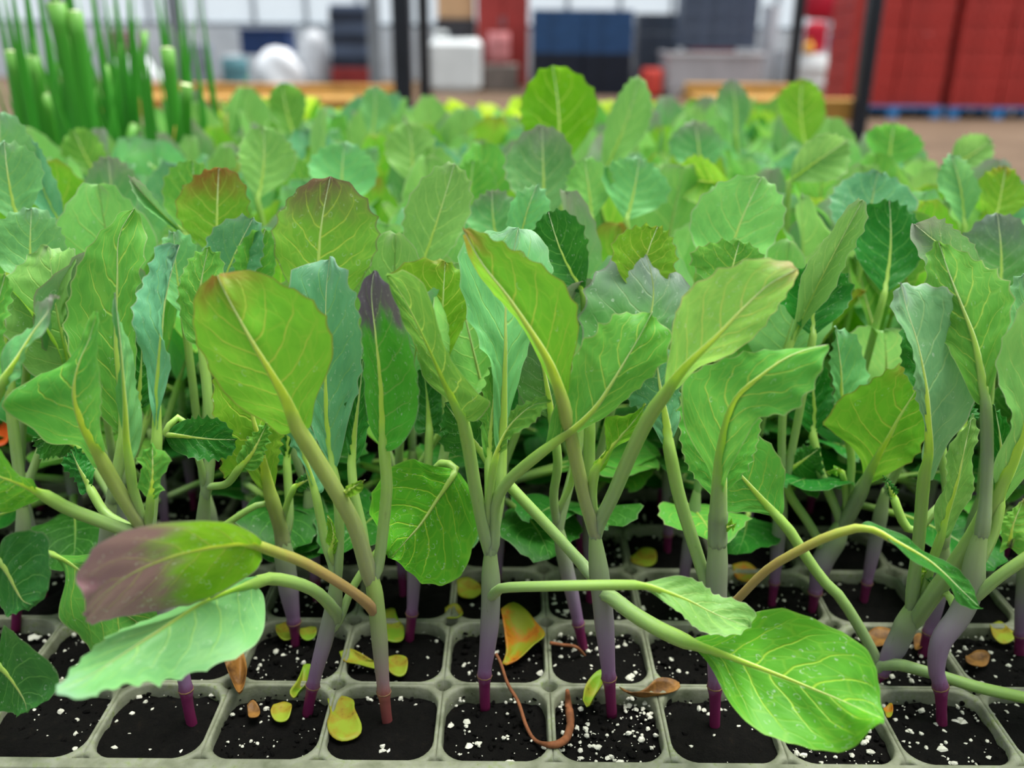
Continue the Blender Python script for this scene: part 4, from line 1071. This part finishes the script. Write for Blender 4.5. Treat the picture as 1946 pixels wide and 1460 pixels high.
# ------------------------------------------------------------------ leaves of the rows behind, read off the photograph
QL = [  # tip x,y, blade base x,y, width px, look, lean mm (+ away), fold mm, distance (row or None), label
    (0, 214, 25, 420, 150, 'mint', 8, 3, 4, 'cabbage seedling with broad mint leaves cut by the left frame edge'),
    (8, 268, 35, 430, 130, 'mint', 4, 3, 3, None),
    (54, 266, 122, 440, 62, 'blu', 6, 6, 4, None),
    (205, 296, 205, 470, 108, 'gry', 8, 2, 5, 'cabbage seedling with a rounded grey-green leaf below the onion seedlings'),
    (244, 335, 350, 445, 26, 'gry', -4, 8, 3, None),
    (366, 304, 350, 480, 112, 'grn', 10, 2, 4, None),
    (416, 318, 412, 500, 138, 'rust', 6, 3, 3, 'cabbage seedling with a rust-topped rounded leaf left of the tall brown-topped one'),
    (482, 413, 405, 590, 112, 'blu', 8, 4, 2, None),
    (505, 434, 465, 600, 80, 'grn', 8, 4, 2, None),
    (628, 335, 612, 620, 198, 'brn', 12, 3, 2, 'cabbage seedling with a large oval leaf browned at its top, upper left of centre'),
    (864, 311, 790, 540, 120, 'pal', 8, 5, 3, 'cabbage seedling with a pale leaf leaning right, its edge catching light'),
    (1030, 238, 1035, 430, 132, 'gry', 10, 3, 5, 'cabbage seedling with a grey-green leaf in front of the tallest leaf'),
    (1050, 124, 1058, 330, 146, 'lime', 8, 2, 7, 'tallest cabbage seedling, its bright green leaf rising above all others'),
    (1216, 145, 1142, 340, 78, 'pal', 8, 5, 8, 'cabbage seedling with a narrow pale leaf right of the tallest leaf'),
    (935, 360, 950, 480, 95, 'gry', 6, 3, 4, None),
    (1020, 352, 985, 490, 78, 'mint', 4, 5, 3, None),
    (1042, 402, 1110, 560, 120, 'drk', 6, 5, 2, None),
    (1250, 430, 1215, 570, 125, 'yel', 6, 3, 2, None),
    (1448, 336, 1372, 560, 170, 'pal', 10, 4, 3, 'cabbage seedling with a broad pale leaf behind the golden spreading leaf'),
    (1406, 458, 1385, 570, 150, 'grn', 4, 3, 2, None),
    (1640, 380, 1500, 660, 64, 'pal', 4, 8, 2, 'cabbage seedling with a long pale blade seen nearly edge-on, right of centre'),
    (1668, 325, 1640, 480, 165, 'blu', 14, -10, 4, 'cabbage seedling with a drooping blue-green hooded leaf at right'),
    (1738, 426, 1880, 520, 95, 'gry', -6, 6, 2, None),
    (1895, 405, 1900, 570, 145, 'slate', 8, 3, 3, 'cabbage seedling with a slate-purple leaf at the right frame edge'),
    (1808, 294, 1832, 430, 74, 'mint', 6, 4, 5, 'cabbage seedling with a small pointed mint leaf near the right edge'),
    (1912, 316, 1890, 430, 92, 'red', 6, 3, 5, None),
    (1525, 150, 1530, 280, 92, 'yel', 6, 2, 11, 'cabbage seedling with an upright yellow-green leaf before the tan rail'),
    (1390, 152, 1398, 260, 62, 'gry', 6, 2, 12, None),
    (1610, 268, 1500, 345, 90, 'pal', 2, 6, 6, None),
    (1280, 340, 1390, 350, 90, 'yel', 0, 6, 6, None),
    (535, 158, 560, 262, 72, 'grn', 6, 2, 11, 'cabbage seedling with a bright rounded leaf above the left back rows'),
    (712, 164, 706, 260, 60, 'mint', 6, 2, 12, None),
    (1215, 300, 1190, 420, 130, 'mint', 6, 3, 5, None),
    (1110, 300, 1125, 420, 90, 'pal', 6, 3, 5, None),
    (900, 305, 890, 420, 90, 'grn', 6, 3, 6, None),
    (655, 270, 650, 400, 130, 'mint', 8, 3, 6, None),
    (500, 240, 490, 380, 110, 'pal', 8, 3, 6, None),
    (775, 232, 780, 350, 95, 'pal', 8, 3, 8, None),
    (140, 245, 190, 345, 80, 'grn', 4, 3, 8, None),
    (1700, 235, 1690, 320, 110, 'grn', 4, 3, 9, None),
    (1885, 265, 1800, 320, 70, 'pal', 2, 4, 8, None),
    (1320, 230, 1330, 340, 100, 'gry', 6, 3, 8, None),
    (1560, 500, 1545, 640, 140, 'drk', 8, 3, 2, None),
    (1690, 380, 1680, 560, 150, 'drk', 10, 3, 3, None),
    (1830, 560, 1800, 700, 120, 'grn', 10, 3, 2, None),
    (1000, 430, 1010, 600, 90, 'grn', 10, 3, 3, None),
    (1100, 520, 1080, 640, 90, 'gry', 8, 3, 2, None),
    (330, 440, 350, 600, 90, 'mint', 8, 3, 2, None),
    (60, 395, 60, 560, 150, 'mint', 8, 3, 2, None),
]
prof_u = np.array([.06, .16, .28, .42, .56, .70, .82, .92, .975])
prof_w = np.array([.16, .40, .68, .90, 1.0, .97, .80, .55, .30])
plants = {}
for (tx, ty, bx, by, w, lk, lean, fold, row, lab) in QL:
    Y = cellY(row)
    b = PY(bx, by, Y); tp = PY(tx, ty, Y + lean / 1000)
    k = int(round((b[0] + .004) / PITCHC))
    if k < -8: k = int(round((b[0] + .012) / PITCHC))
    if (row, k) in OCC: k += 1 if (row, k + 1) not in OCC else -1
    plants.setdefault((row, k), []).append((b, tp, np.array([bx, by], float), np.array([tx, ty], float), w, lk, lean, fold, Y, lab))

def auto_stem(p, B, top, lean, mat=None):
    pts = np.array([B, B + [lean[0] * .2, lean[1] * .2, .016], B + [lean[0] * .6, lean[1] * .6, top * .6], B + [lean[0], lean[1], top]])
    add_stem(p, B, pts, .0015, .0025, mat)
    return pts[-1]

ORD_ = 'first second third fourth fifth sixth seventh eighth ninth tenth eleventh twelfth thirteenth fourteenth fifteenth sixteenth seventeenth eighteenth nineteenth twentieth'.split()
MIDLAB = 'leafy cabbage seedling among the middle rows, only its upper leaves showing'
MIDG = 'cabbage seedlings in the middle rows'
qplants = []
for (row, k), lst in plants.items():
    OCC.add((row, k))
    B = np.array([cellX(k), cellY(row), TZ + SOIL - .002])
    lab = next((q[-1] for q in lst if q[-1]), None)
    if lab is None:
        names = {'mint': 'mint green', 'pal': 'pale green', 'grn': 'mid-green', 'gry': 'greyish green', 'blu': 'blue-green', 'yel': 'yellow-green', 'lime': 'bright green', 'drk': 'dark green', 'slate': 'slate', 'red': 'rust-tinged', 'rust': 'rust-topped', 'brn': 'brown-topped'}
        lab = 'cabbage seedling with %s leaf, %s row from front, %s from right edge' % (names[lst[0][5]], ORD_[row], ORD_[7 - k] if 0 <= 7 - k < 20 else 'far')
    p = thing('cabbage_seedling', lab, 'seedling', B, 0, MIDG)
    top = auto_stem(p, B, .048, (rng.uniform(-.003, .003), rng.uniform(-.003, .003)))
    qplants.append((p, B, top))
    for (b, tp, bp, tpx, w, lk, lean, fold, Y, _) in lst:
        ax = tpx - bp; n = np.array([-ax[1], ax[0]]) / np.linalg.norm(ax)   # n points to the leaf's left in the picture
        bow = rng.uniform(-.05, .05) * np.linalg.norm(ax)
        Mp = []
        for u in np.linspace(0, 1, 6):
            q = bp + ax * u + n * bow * math.sin(math.pi * u)
            Mp.append(PY(q[0], q[1], Y + (lean * u + 2 * math.sin(math.pi * u)) / 1000))
        Ls, Rs = [], []
        for u, ww in zip(prof_u, prof_w):
            q = bp + ax * u + n * bow * math.sin(math.pi * u)
            asy = 1 + .12 * math.sin(3 * u + w)
            l_ = q - n * w / 2 * ww * asy; r_ = q + n * w / 2 * ww * (2 - asy)
            dl = (lean * u - fold * ww) / 1000; dr = (lean * u - fold * ww * .6) / 1000
            Ls.append(PY(l_[0], l_[1], Y + dl)); Rs.append(PY(r_[0], r_[1], Y + dr))
        M0 = np.array(Mp)
        d0 = M0[0] - M0[1]
        mid = top * .45 + (M0[0] + d0 * .6) * .55
        M = np.vstack([(top + [0, 0, -.010])[None], (top + [0, 0, -.003])[None], mid[None], M0])
        add_leaf(p, B, M, 3, np.array(Ls), np.array(Rs), lk, r0=.0018, r1=.0014, nu=48, nv=5, teeth=.0013, nt=10)

# ------------------------------------------------------------------ the rest of the bed: seedlings grown from a few kinds
def grown_leaf(az, h0, th0, th1, pl, bl_, hw, lk, seed, wid=0.0, det=(30, 4), foldf=.3):
    """one leaf in plant space: petiole then blade curving from th0 to th1 off vertical"""
    rs = np.random.RandomState(seed)
    out = np.array([math.cos(az), math.sin(az), 0]); side = np.array([-math.sin(az), math.cos(az), 0]); up = np.array([0, 0, 1.0])
    pts = [np.array([0, 0, h0])]
    n = 9
    for i in range(n):
        x = i / (n - 1)
        th = th0 + (th1 - th0) * x ** 1.3
        seg = pl / 3 if i < 3 else bl_ / 6
        pts.append(pts[-1] + (out * math.sin(th) + up * math.cos(th) + side * .12 * math.sin(x * 3 + wid)) * seg)
    M = np.array(pts); mb_ = cr(M[3:], 21)
    tan = np.gradient(mb_, axis=0); tan /= np.linalg.norm(tan, axis=1, keepdims=True)
    tw_ = wid
    sd = side * math.cos(tw_) + out * math.sin(tw_)
    nr = np.cross(tan, sd); nr /= np.linalg.norm(nr, axis=1, keepdims=True)
    if nr[10].dot(up) < 0: nr = -nr
    L, R = [], []
    for u, ww in zip(prof_u, prof_w):
        i = int(round(u * 20)); q = mb_[i]
        s2 = np.cross(nr[i], tan[i]); s2 /= np.linalg.norm(s2)
        f = foldf * hw * ww
        L.append(q - s2 * hw * ww + nr[i] * f); R.append(q + s2 * hw * ww + nr[i] * f)
    v, f, uv = blade(M[3:], np.array(L), np.array(R), nu=det[0], nv=det[1], teeth=.0012, nt=9, ruffle=.0014, seed=seed)
    pv, pf, puv = stalk(M[:4], M[3:], .0019, .0014, 7, 12, 6)
    nv_ = len(v)
    F = list(f) + [tuple(i + nv_ for i in q) for q in pf]
    return mesh('leaf', np.vstack([v, pv]), F, np.vstack([uv, puv]), True, [look(lk), PET], [0] * len(f) + [1] * len(pf))

LOOKS = ['pal'] * 9 + ['mint'] * 7 + ['grn'] * 7 + ['blu'] * 2 + ['gry'] * 3 + ['yel'] * 3 + ['drk', 'red']
PROTO = []
for q in range(14):
    rs = random.Random(100 + q)
    az = rs.uniform(0, 6.28)
    leaves, azs = [], []
    nl = rs.choice([4, 5, 5, 6])
    for i in range(nl):
        inner = i / (nl - 1)
        a_i = az + i * 2.4 + rs.uniform(-.3, .3)
        azs.append(a_i)
        leaves.append(grown_leaf(a_i, .036 + .006 * i, math.radians(rs.uniform(28, 42) * (1 - inner) + 8), math.radians(rs.uniform(20, 52) * (1 - inner) + rs.uniform(2, 16)),
                                 rs.uniform(.026, .036), rs.uniform(.046, .060), rs.uniform(.0165, .0215), rs.choice(LOOKS), 1000 + q * 10 + i, rs.uniform(-.5, .5)))
    c = cr(np.array([[0, 0, 0], [.0006, 0, .016], [rs.uniform(-.002, .002), rs.uniform(-.002, .002), .04], [0, 0, .06]]), 16)
    rad = .0015 + .001 * np.clip((np.linspace(0, 1, 16) - .1) / .4, 0, 1)
    sv_, sf_, su_ = tube(c, rad, 8)
    PROTO.append((mesh('stem', sv_, sf_, su_, True, [STEM]), leaves, azs))

def sow(row, k, sc, label, group, nmax=9, jitter=.003):
    stem_me, lvs, azs = rng.choice(PROTO)
    B = (cellX(k) + rng.uniform(-jitter, jitter), cellY(row) + rng.uniform(-jitter, jitter), TZ + SOIL - .002)
    rz = rng.uniform(0, 6.28)
    p = thing('cabbage_seedling', label, 'seedling', B, rz, group)
    p.scale = (sc, sc, sc)
    link('stem', stem_me, p)
    for i, m in enumerate(lvs[:nmax]):
        if row <= 3 and i < len(lvs) - 2 and math.sin(azs[i] + rz) < -.2: continue     # no room towards the front row
        link('leaf', m, p)
    if 3 <= row <= 7:               # added low leaves, mostly dark, keep light off the soil
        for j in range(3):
            o = link('leaf', rng.choice(SHADE_LEAVES), p, (0, 0, -.004), rng.uniform(0, 6.28))
    return p
SHADE_LEAVES = [grown_leaf(0, .030, math.radians(58 + 6 * q), math.radians(80 + 8 * q), .022, .040, .015, ['drk', 'grn', 'drk', 'drk'][q], 3000 + q, .2 * q, (20, 3), .15) for q in range(4)]
# low side leaves added to the middle-row seedlings to shade the soil
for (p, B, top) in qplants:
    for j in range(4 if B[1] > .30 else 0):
        o = link('leaf', rng.choice(SHADE_LEAVES), p, (0, 0, -.004 + .006 * (j % 2)), rng.uniform(0, 6.28))
ORD = ORD_
BACKLAB = 'blurred cabbage seedling among the back rows of the bed'
LEFTLAB = 'blurred cabbage seedling in the tray before the onion seedlings at left'
count = 0
for row in range(0, 20):
    Y = cellY(row)
    for k in range(-24, 9):
        X = cellX(k)
        if k > 7: continue
        if abs(X) > .556 * Y * 1.02 + (.085 if row < 10 else .05): continue
        if row < 2 and -7 < k < 6: continue
        if k < -8 and not (4 <= row <= 9): continue
        if (row, k) in OCC: continue
        sc = rng.uniform(.82, .92) if row < 4 else rng.uniform(.84, .96) if row < 8 else rng.uniform(.80, .98)
        if k < -8: sc *= .82 if row > 6 else .9
        if k < -8: lab, g = 'cabbage seedling before the onions, %s row from front, %s left of tray seam' % (ORD[row], ORD[-9 - k]), 'cabbage seedlings in the left tray'
        else:
            lab = '%s cabbage seedling, %s row from front, %s from right edge' % ('leafy' if row < 8 else 'blurred', ORD[row], ORD[7 - k])
            g = MIDG if row < 8 else 'cabbage seedlings in the back rows'
        sow(row, k, sc, lab, g); count += 1
print('sown', count, 'quick', len(plants))
# ------------------------------------------------------------------ onion seedlings, lettuces, litter on the soil
ONION = ramp_mat('onion_leaf', [(0, (176, 200, 140)), (.12, (84, 166, 70)), (.5, (66, 164, 52)), (.9, (84, 172, 56)), (1.0, (120, 180, 80))], .4, .25, namp=.1)
ONIONY = ramp_mat('onion_leaf_dry', [(0, (150, 160, 60)), (.4, (214, 160, 40)), (1.0, (222, 184, 90))], .6, .3)
CUTM = plain('cut_end', (214, 226, 170), .6, .05, 50)
def onion_leaf(h, r, dx, dy, dry, cut):
    c = cr(np.array([[0, 0, 0], [dx * .1, dy * .1, h * .35], [dx * .45, dy * .45, h * .7], [dx, dy, h]]), 16)
    x = np.linspace(0, 1, 16)
    rad = r * (.55 + .45 * np.clip(x / .3, 0, 1)) * (np.ones(16) if cut else np.clip((1.0 - x) / .55, .06, 1))
    return tube(c, rad, 8, .7)
def onion(X, Y, spec, label, group):
    p = thing('onion_seedling', label, 'seedling', (X, Y, TZ + SOIL - .002), 0, group)
    for (h, r, dx, dy, dry, cut) in spec:
        v, f, u = onion_leaf(h, r, dx, dy, dry, cut)
        o = link('leaf', mesh('leaf', v, f, u, True, [ONIONY if dry else ONION]), p)
        if cut:
            n = 8; ring = v[-n:]; ctr = ring.mean(0)
            vv = np.vstack([ring + [0, 0, .0003], ctr[None] + [0, 0, .001]])
            link('cut_end', mesh('cut_end', vv, [(i, (i + 1) % n, n) for i in range(n)], None, False, [CUTM]), o)
    return p
OY0 = trays[4][1]
ors = random.Random(3)
onions_px = [  # top pixel x, y, cut?, row in onion tray, width px
    (12, -90, 0, 0, 36), (24, 98, 1, 0, 34), (62, 108, 1, 1, 34), (88, -130, 0, 0, 40), (106, 6, 1, 0, 40), (128, -60, 0, 2, 34), (142, 22, 1, 0, 32), (156, -120, 0, 3, 30),
    (172, -20, 0, 1, 34), (192, -60, 0, 3, 26), (84, 180, 1, 1, 26), (240, -20, 0, 0, 26), (262, 30, 0, 0, 32), (284, -90, 0, 2, 26), (304, -60, 0, 3, 22), (318, 92, 1, 0, 30), (338, 60, 0, 3, 22),
    (364, 40, 0, 1, 24), (374, -60, 0, 3, 16), (42, -40, 0, 2, 36), (2, -20, 0, 3, 30), (212, 10, 0, 4, 26), (226, 90, 0, 3, 26), (112, -150, 0, 4, 36), (58, -100, 0, 4, 34), (270, 70, 0, 4, 26), (184, 60, 0, 1, 30), (348, -20, 0, 4, 20),
    (30, -160, 0, 1, 34), (72, -30, 0, 3, 32), (148, -10, 0, 4, 30), (-14, -40, 0, 1, 34), (204, -110, 0, 2, 28), (330, -80, 0, 2, 22), (300, 130, 0, 1, 20)]
for i, (tx, ty, cut, rw, wpx) in enumerate(onions_px):
    Y = OY0 + (rw + .5) * PITCHC
    tip = PY(tx, ty, Y)
    X = tip[0] + ors.uniform(-.006, .006)
    h = tip[2] - TZ - SOIL + .002
    r = wpx / 2 * (Y / FPX) * .88
    spec = [(h, r, tip[0] - X, 0, 0, cut)]
    for j in range(ors.choice([2, 3, 3])):
        hh = h * ors.uniform(.5, .97)
        spec.append((hh, r * ors.uniform(.5, .8), ors.uniform(-.03, .03), ors.uniform(-.02, .03), 0, ors.random() < .1))
    if i in (4, 11, 12, 15, 17, 23): spec.append((.115 + .01 * (i % 3), .0045, ors.choice([-1, 1]) * .02, -.01, 1, 0))
    lab = {14: 'slender onion seedling with long drooping green leaves near the steel column', 17: 'rightmost onion seedling, a single thin upright blade beside the steel column', 1: 'onion seedling with a pale clipped top at the left frame edge',
           4: 'thick onion seedling clipped flat near the top frame edge'}.get(i, 'tall green onion seedling, %s from the left' % ('first second third fourth fifth sixth seventh eighth ninth tenth'.split()[sum(1 for q in onions_px if q[3] == rw and q[0] < tx)]) + ', ' + ['nearest', 'second', 'third', 'fourth', 'fifth'][rw] + ' row')
    onion(X, Y, spec, lab, 'onion seedlings')
onion(PY(408, 260, OY0 + .05)[0], OY0 + .05, [(.140, .004, .010, 0, 1, 0), (.09, .003, -.01, 0, 1, 0)], 'dried orange-yellow onion shoot right of the green onions', 'onion seedlings')

LT = []
for q in range(3):
    rs = random.Random(500 + q)
    LT.append([grown_leaf(i * 1.25 + rs.uniform(-.3, .3), .012 + .003 * i, math.radians(rs.uniform(25, 45)), math.radians(rs.uniform(15, 40)), .02, rs.uniform(.055, .075), rs.uniform(.018, .024), 'lettuce', 2000 + q * 10 + i, rs.uniform(-.4, .4), (20, 3)) for i in range(6)])
for row in (20, 21, 22, 23):
    for k in range(-8, 8):
        p = thing('lettuce_seedling', 'yellow-green lettuce seedling, %s lettuce row, %s from the right edge' % (ORD[row - 20], ORD[7 - k]), 'lettuce', (cellX(k), cellY(row), TZ + SOIL - .002), rng.uniform(0, 6.28), 'lettuce seedlings in the last rows')
        s = rng.uniform(.9, 1.25); p.scale = (s, s, s)
        for m in rng.choice(LT): link('leaf', m, p)

# perlite and crumbs
def chip_field(name, pts, mat, label, cat, seed):
    rs = np.random.RandomState(seed); V, F = [], []
    oct_v = np.array([[1, 0, 0], [-1, 0, 0], [0, 1, 0], [0, -1, 0], [0, 0, 1], [0, 0, -1]], float)
    oct_f = [(0, 2, 4), (2, 1, 4), (1, 3, 4), (3, 0, 4), (2, 0, 5), (1, 2, 5), (3, 1, 5), (0, 3, 5)]
    import itertools
    mid = {}
    vv = list(oct_v); ff = []
    def md(a, b):
        key = (min(a, b), max(a, b))
        if key not in mid:
            m = vv[a] + vv[b]; vv.append(m / np.linalg.norm(m)); mid[key] = len(vv) - 1
        return mid[key]
    for a, b, c in oct_f:
        x, y, z = md(a, b), md(b, c), md(c, a); ff += [(a, x, z), (x, b, y), (z, y, c), (x, y, z)]
    sph = np.array(vv)
    for (x, y, z, s) in pts:
        o = len(V)
        sh = sph * (1 + rs.uniform(-.26, .26, (len(sph), 1))) * s * rs.uniform(.65, 1.25, (1, 3))
        a = rs.uniform(0, 6.28); ca, sa = math.cos(a), math.sin(a)
        sh = np.stack([sh[:, 0] * ca - sh[:, 1] * sa, sh[:, 0] * sa + sh[:, 1] * ca, sh[:, 2] * .8], 1)
        V.extend(map(tuple, sh + [x, y, z + s * .3])); F.extend([tuple(i + o for i in q) for q in ff])
    o = link(name, mesh(name, V, F, None, False, [mat]))
    tag(o, label, cat, kind='stuff')
prs = random.Random(11)
pts = []
def dens(x, y):
    px_ = W / 2 + FPX * x / (y * math.cos(PITCH) + .07)
    d = 60
    if 1080 < px_ < 1330: d = 190
    if px_ > 1560: d = 150
    if 100 < px_ < 400: d = 100
    return d
crumbs = []
for row in range(0, 7):
    for k in range(-8, 8):
        X, Y = cellX(k), cellY(row)
        if abs(X) > .556 * Y + .085: continue
        for _ in range(int(dens(X, Y) * (1.0 if row < 3 else .5))):
            s = .00016 + .0009 * prs.random() ** 4
            pts.append((X + prs.uniform(-.0145, .0145), Y + prs.uniform(-.0145, .0145), TZ + SOIL - .0004, s))
        if row < 4:
            for _ in range(90):
                crumbs.append((X + prs.uniform(-.015, .015), Y + prs.uniform(-.015, .015), TZ + SOIL - .0005, .0003 + .0009 * prs.random() ** 2))
for px_, py_, s in ((72, 1210, .0022), (1195, 1345, .0016), (1115, 1380, .0015), (1230, 1360, .0014), (735, 1424, .0019), (713, 1300, .0013), (880, 1330, .0012), (946, 1240, .0013), (885, 1262, .0013), (1725, 1392, .0017), (1820, 1370, .0022), (1790, 1420, .0024), (1800, 1445, .0020), (1340, 1350, .0026), (1370, 1355, .0022),
                    (912, 1412, .0016), (960, 1400, .001), (1130, 1418, .0016), (1065, 1345, .0011), (300, 1410, .0018), (290, 1425, .0018), (286, 1398, .0014), (304, 1428, .0013), (660, 1262, .0011), (700, 1330, .0012)):
    q = PZ(px_, py_, SOIL); 
    for _ in range(3): pts.append((q[0] + prs.uniform(-1, 1) * s * .8, q[1] + prs.uniform(-1, 1) * s * .8, q[2] - .0003, s * prs.uniform(.3, .62)))
PERL = plain('perlite', (206, 206, 190), .8, .12, 500)
chip_field('perlite_grains', pts, PERL, 'white perlite grains scattered over the dark potting soil', 'perlite', 1)
chip_field('soil_crumbs', crumbs, SOILM, 'dark peat crumbs lying on the potting soil', 'soil', 2)

# withered seed leaves
def litter_mat(name, c1, c2, c3):
    t = NT(name)
    tc = t.n('ShaderNodeTexCoord').outputs['Object']
    n = t.noise(tc, 130.0, 5, .65)
    col = t.ramp(n, [(.30, lin(c3)), (.42, lin(c2)), (.58, lin(c1)), (.7, lin(c1))])
    tr = t.n('ShaderNodeBsdfTranslucent'); t.put(tr.inputs[0], col)
    ms = t.n('ShaderNodeMixShader'); ms.inputs[0].default_value = .25
    t.put(ms.inputs[1], t.bsdf(col, .55, t.bump(n, .4, .0008), .3)); t.put(ms.inputs[2], tr.outputs[0])
    return t.done(ms.outputs[0])
LYEL = litter_mat('withered_yellow', (150, 170, 48), (158, 140, 40), (50, 38, 16))
LGRN = litter_mat('fading_green', (120, 160, 40), (150, 150, 44), (60, 60, 20))
LORG = litter_mat('withered_orange', (150, 160, 40), (196, 124, 30), (120, 70, 24))
LBRN = litter_mat('withered_brown', (156, 112, 54), (110, 76, 36), (60, 40, 20))
def seed_leaf(outline, mat, label, lift=.9, curl=1.2, z=SOIL + .0022, tilt=0):
    """kidney-shaped seed leaf on the soil; outline in picture pixels, laid on the ground plane"""
    q = [tuple(float(v) for v in w.split(',')) for w in outline.split()]
    P3 = np.array([PZ(x, y, z) for x, y in q])
    c = P3.mean(0)
    ring = cr(np.vstack([P3, P3[:1]]), 33)[:-1]
    V, F, n = [], [], 32
    rs = np.random.RandomState(abs(int(q[0][0])))
    p1 = rs.rand() * 6
    for s in (1.0, .8, .55, .3):
        for i in range(n):
            p = c + (ring[i] - c) * s
            e = (lift * s ** 2 + curl * .5 * s ** 2 * math.sin(2 * i / n * 6.28 + p1)) / 1000
            V.append(p + [0, 0, max(e, -.0006) + tilt * (p[1] - c[1])])
    V.append(c.copy())
    for r in range(3):
        for i in range(n):
            j = (i + 1) % n; F.append((r * n + i, r * n + j, (r + 1) * n + j, (r + 1) * n + i))
    for i in range(n): F.append((3 * n + i, 3 * n + (i + 1) % n, 4 * n))
    V = np.array(V)
    lo = V - [0, 0, .0004]
    m = len(V)
    F2 = F + [tuple(k + m for k in f[::-1]) for f in F] + [((i + 1) % n, i, m + i, m + (i + 1) % n) for i in range(n)]
    o = link('withered_seed_leaf', mesh('withered_seed_leaf', np.vstack([V, lo]) - c, F2, None, True, [mat]), None, c)
    return tag(o, label, 'dead leaf', 'withered seed leaves on the soil')
seed_leaf('622,1330 650,1324 672,1335 675,1355 688,1385 680,1402 650,1410 628,1400 622,1380 628,1360', LYEL, 'mottled yellow seed leaf lying at the front of its well')
seed_leaf('520,1345 540,1335 555,1345 548,1370 525,1372 515,1360', LYEL, 'round yellow seed leaf blotched dark beside the lilac stem')
seed_leaf('578,1275 592,1278 590,1305 570,1325 560,1340 552,1330 566,1310', LGRN, 'upright green-yellow seed leaf leaning on the lilac stem', 3, 1)
seed_leaf('645,1240 665,1236 680,1245 705,1258 725,1262 720,1272 690,1270 655,1262', LYEL, 'long yellow seed leaf left of the rusty stem')
seed_leaf('735,1250 755,1247 774,1258 772,1280 757,1287 738,1278', LYEL, 'yellow seed leaf just right of the rusty stem')
seed_leaf('728,1165 748,1162 756,1180 768,1195 765,1220 745,1226 725,1215 722,1190', LGRN, 'green-yellow seed leaf behind the rusty stem')
seed_leaf('524,1190 545,1184 556,1196 556,1212 540,1218 526,1208', LYEL, 'olive seed leaf left of the second-row magenta stem')
seed_leaf('572,1198 590,1192 602,1200 598,1214 580,1218 570,1210', LGRN, 'small green seed leaf right of the second-row magenta stem')
seed_leaf('952,1192 975,1180 1000,1188 1020,1205 1036,1224 1015,1240 985,1258 955,1262 962,1240', LORG, 'pointed green and orange withered leaf behind the straight lilac stem', 4, 2, tilt=.3)
seed_leaf('868,1108 890,1102 912,1112 915,1130 898,1142 872,1132', LYEL, 'round ochre seed leaf between rounded leaf and lilac stem')
seed_leaf('846,1160 868,1152 880,1166 870,1180 848,1176', LYEL, 'small ochre seed leaf above the left drain hole')
seed_leaf('1106,1350 1112,1320 1130,1300 1146,1294 1150,1306 1132,1335 1116,1366', LGRN, 'curled green seed leaf beside the brown stem foot', 4, 1)
seed_leaf('1176,1318 1200,1326 1225,1322 1250,1308 1285,1310 1290,1320 1260,1328 1220,1334 1190,1334', LBRN, 'brown and green shrivelled seed leaf right of the brown stem foot', 3, 2)
seed_leaf('430,1290 448,1275 462,1262 472,1290 470,1330 458,1348 444,1320', LBRN, 'brown crumpled dry leaf standing over the tray rib', 6, 2, z=.001)
seed_leaf('470,1345 482,1338 494,1350 490,1368 474,1368', LBRN, 'tiny tan dry leaf beside the tray rib')
seed_leaf('1198,1060 1220,1045 1245,1052 1246,1070 1225,1080 1200,1074', LYEL, 'ochre seed leaf in the shade behind the central seedlings')
seed_leaf('1390,1080 1420,1072 1440,1085 1455,1100 1430,1110 1400,1100', LORG, 'ochre seed leaf behind the wide veiny leaf stalk')
seed_leaf('1880,1190 1900,1182 1915,1200 1930,1215 1905,1225 1885,1212', LYEL, 'yellow withered leaf near the right magenta stem')
seed_leaf('1834,1250 1855,1240 1878,1248 1875,1265 1850,1270 1835,1264', LBRN, 'rust-brown withered leaf right of the leaning seedling')
seed_leaf('1640,1210 1665,1198 1700,1205 1690,1225 1660,1235', LBRN, 'brown withered leaf behind the leaning seedling foot')
seed_leaf('1678,1348 1692,1342 1696,1358 1684,1368', LORG, 'orange scrap of leaf at the tip of the large glossy leaf')
seed_leaf('1735,1215 1750,1208 1754,1232 1740,1238', LBRN, 'small ochre dry leaf beside the thin magenta stem')
seed_leaf('-30,800 -5,785 12,792 18,830 8,850 -30,850', plain('vermilion_petal', (214, 84, 30), .5, .15, 90), 'vermilion scrap of leaf at the left frame edge', 2, 2, z=.045)
# dry root loop hanging over the tray rib
LOOP = plain('dry_root', (128, 78, 46), .8, .25, 300)
pp = [PZ(942, 1242, .006), PZ(952, 1262, .004), PZ(965, 1300, .003), PZ(985, 1335, .001), PZ(1000, 1380, -.002), PZ(1018, 1408, -.003), PZ(1050, 1416, .0012), PZ(1075, 1405, -.001), PZ(1084, 1375, -.003), PZ(1080, 1340, -.003), PZ(1078, 1312, .002)]
c = cr(np.array(pp), 50)
v, f, u = tube(c, np.interp(np.linspace(0, 1, 50), [0, .5, .62, .9, 1], [.0005, .0006, .0012, .0013, .0006]), 7)
o = link('dry_root', mesh('dry_root', v - c[25], f, u, True, [LOOP]), None, c[25]); tag(o, 'brown dried root looping across two front wells', 'root')
pp = [PZ(1045, 1222, .003), PZ(1070, 1226, .002), PZ(1095, 1230, .002), PZ(1112, 1248, -.004)]
c = cr(np.array(pp), 20); v, f, u = tube(c, .0006, 6)
o = link('dry_root', mesh('dry_root', v - c[10], f, u, True, [LOOP]), None, c[10]); tag(o, 'short dry root beside the second-row magenta stem', 'root')
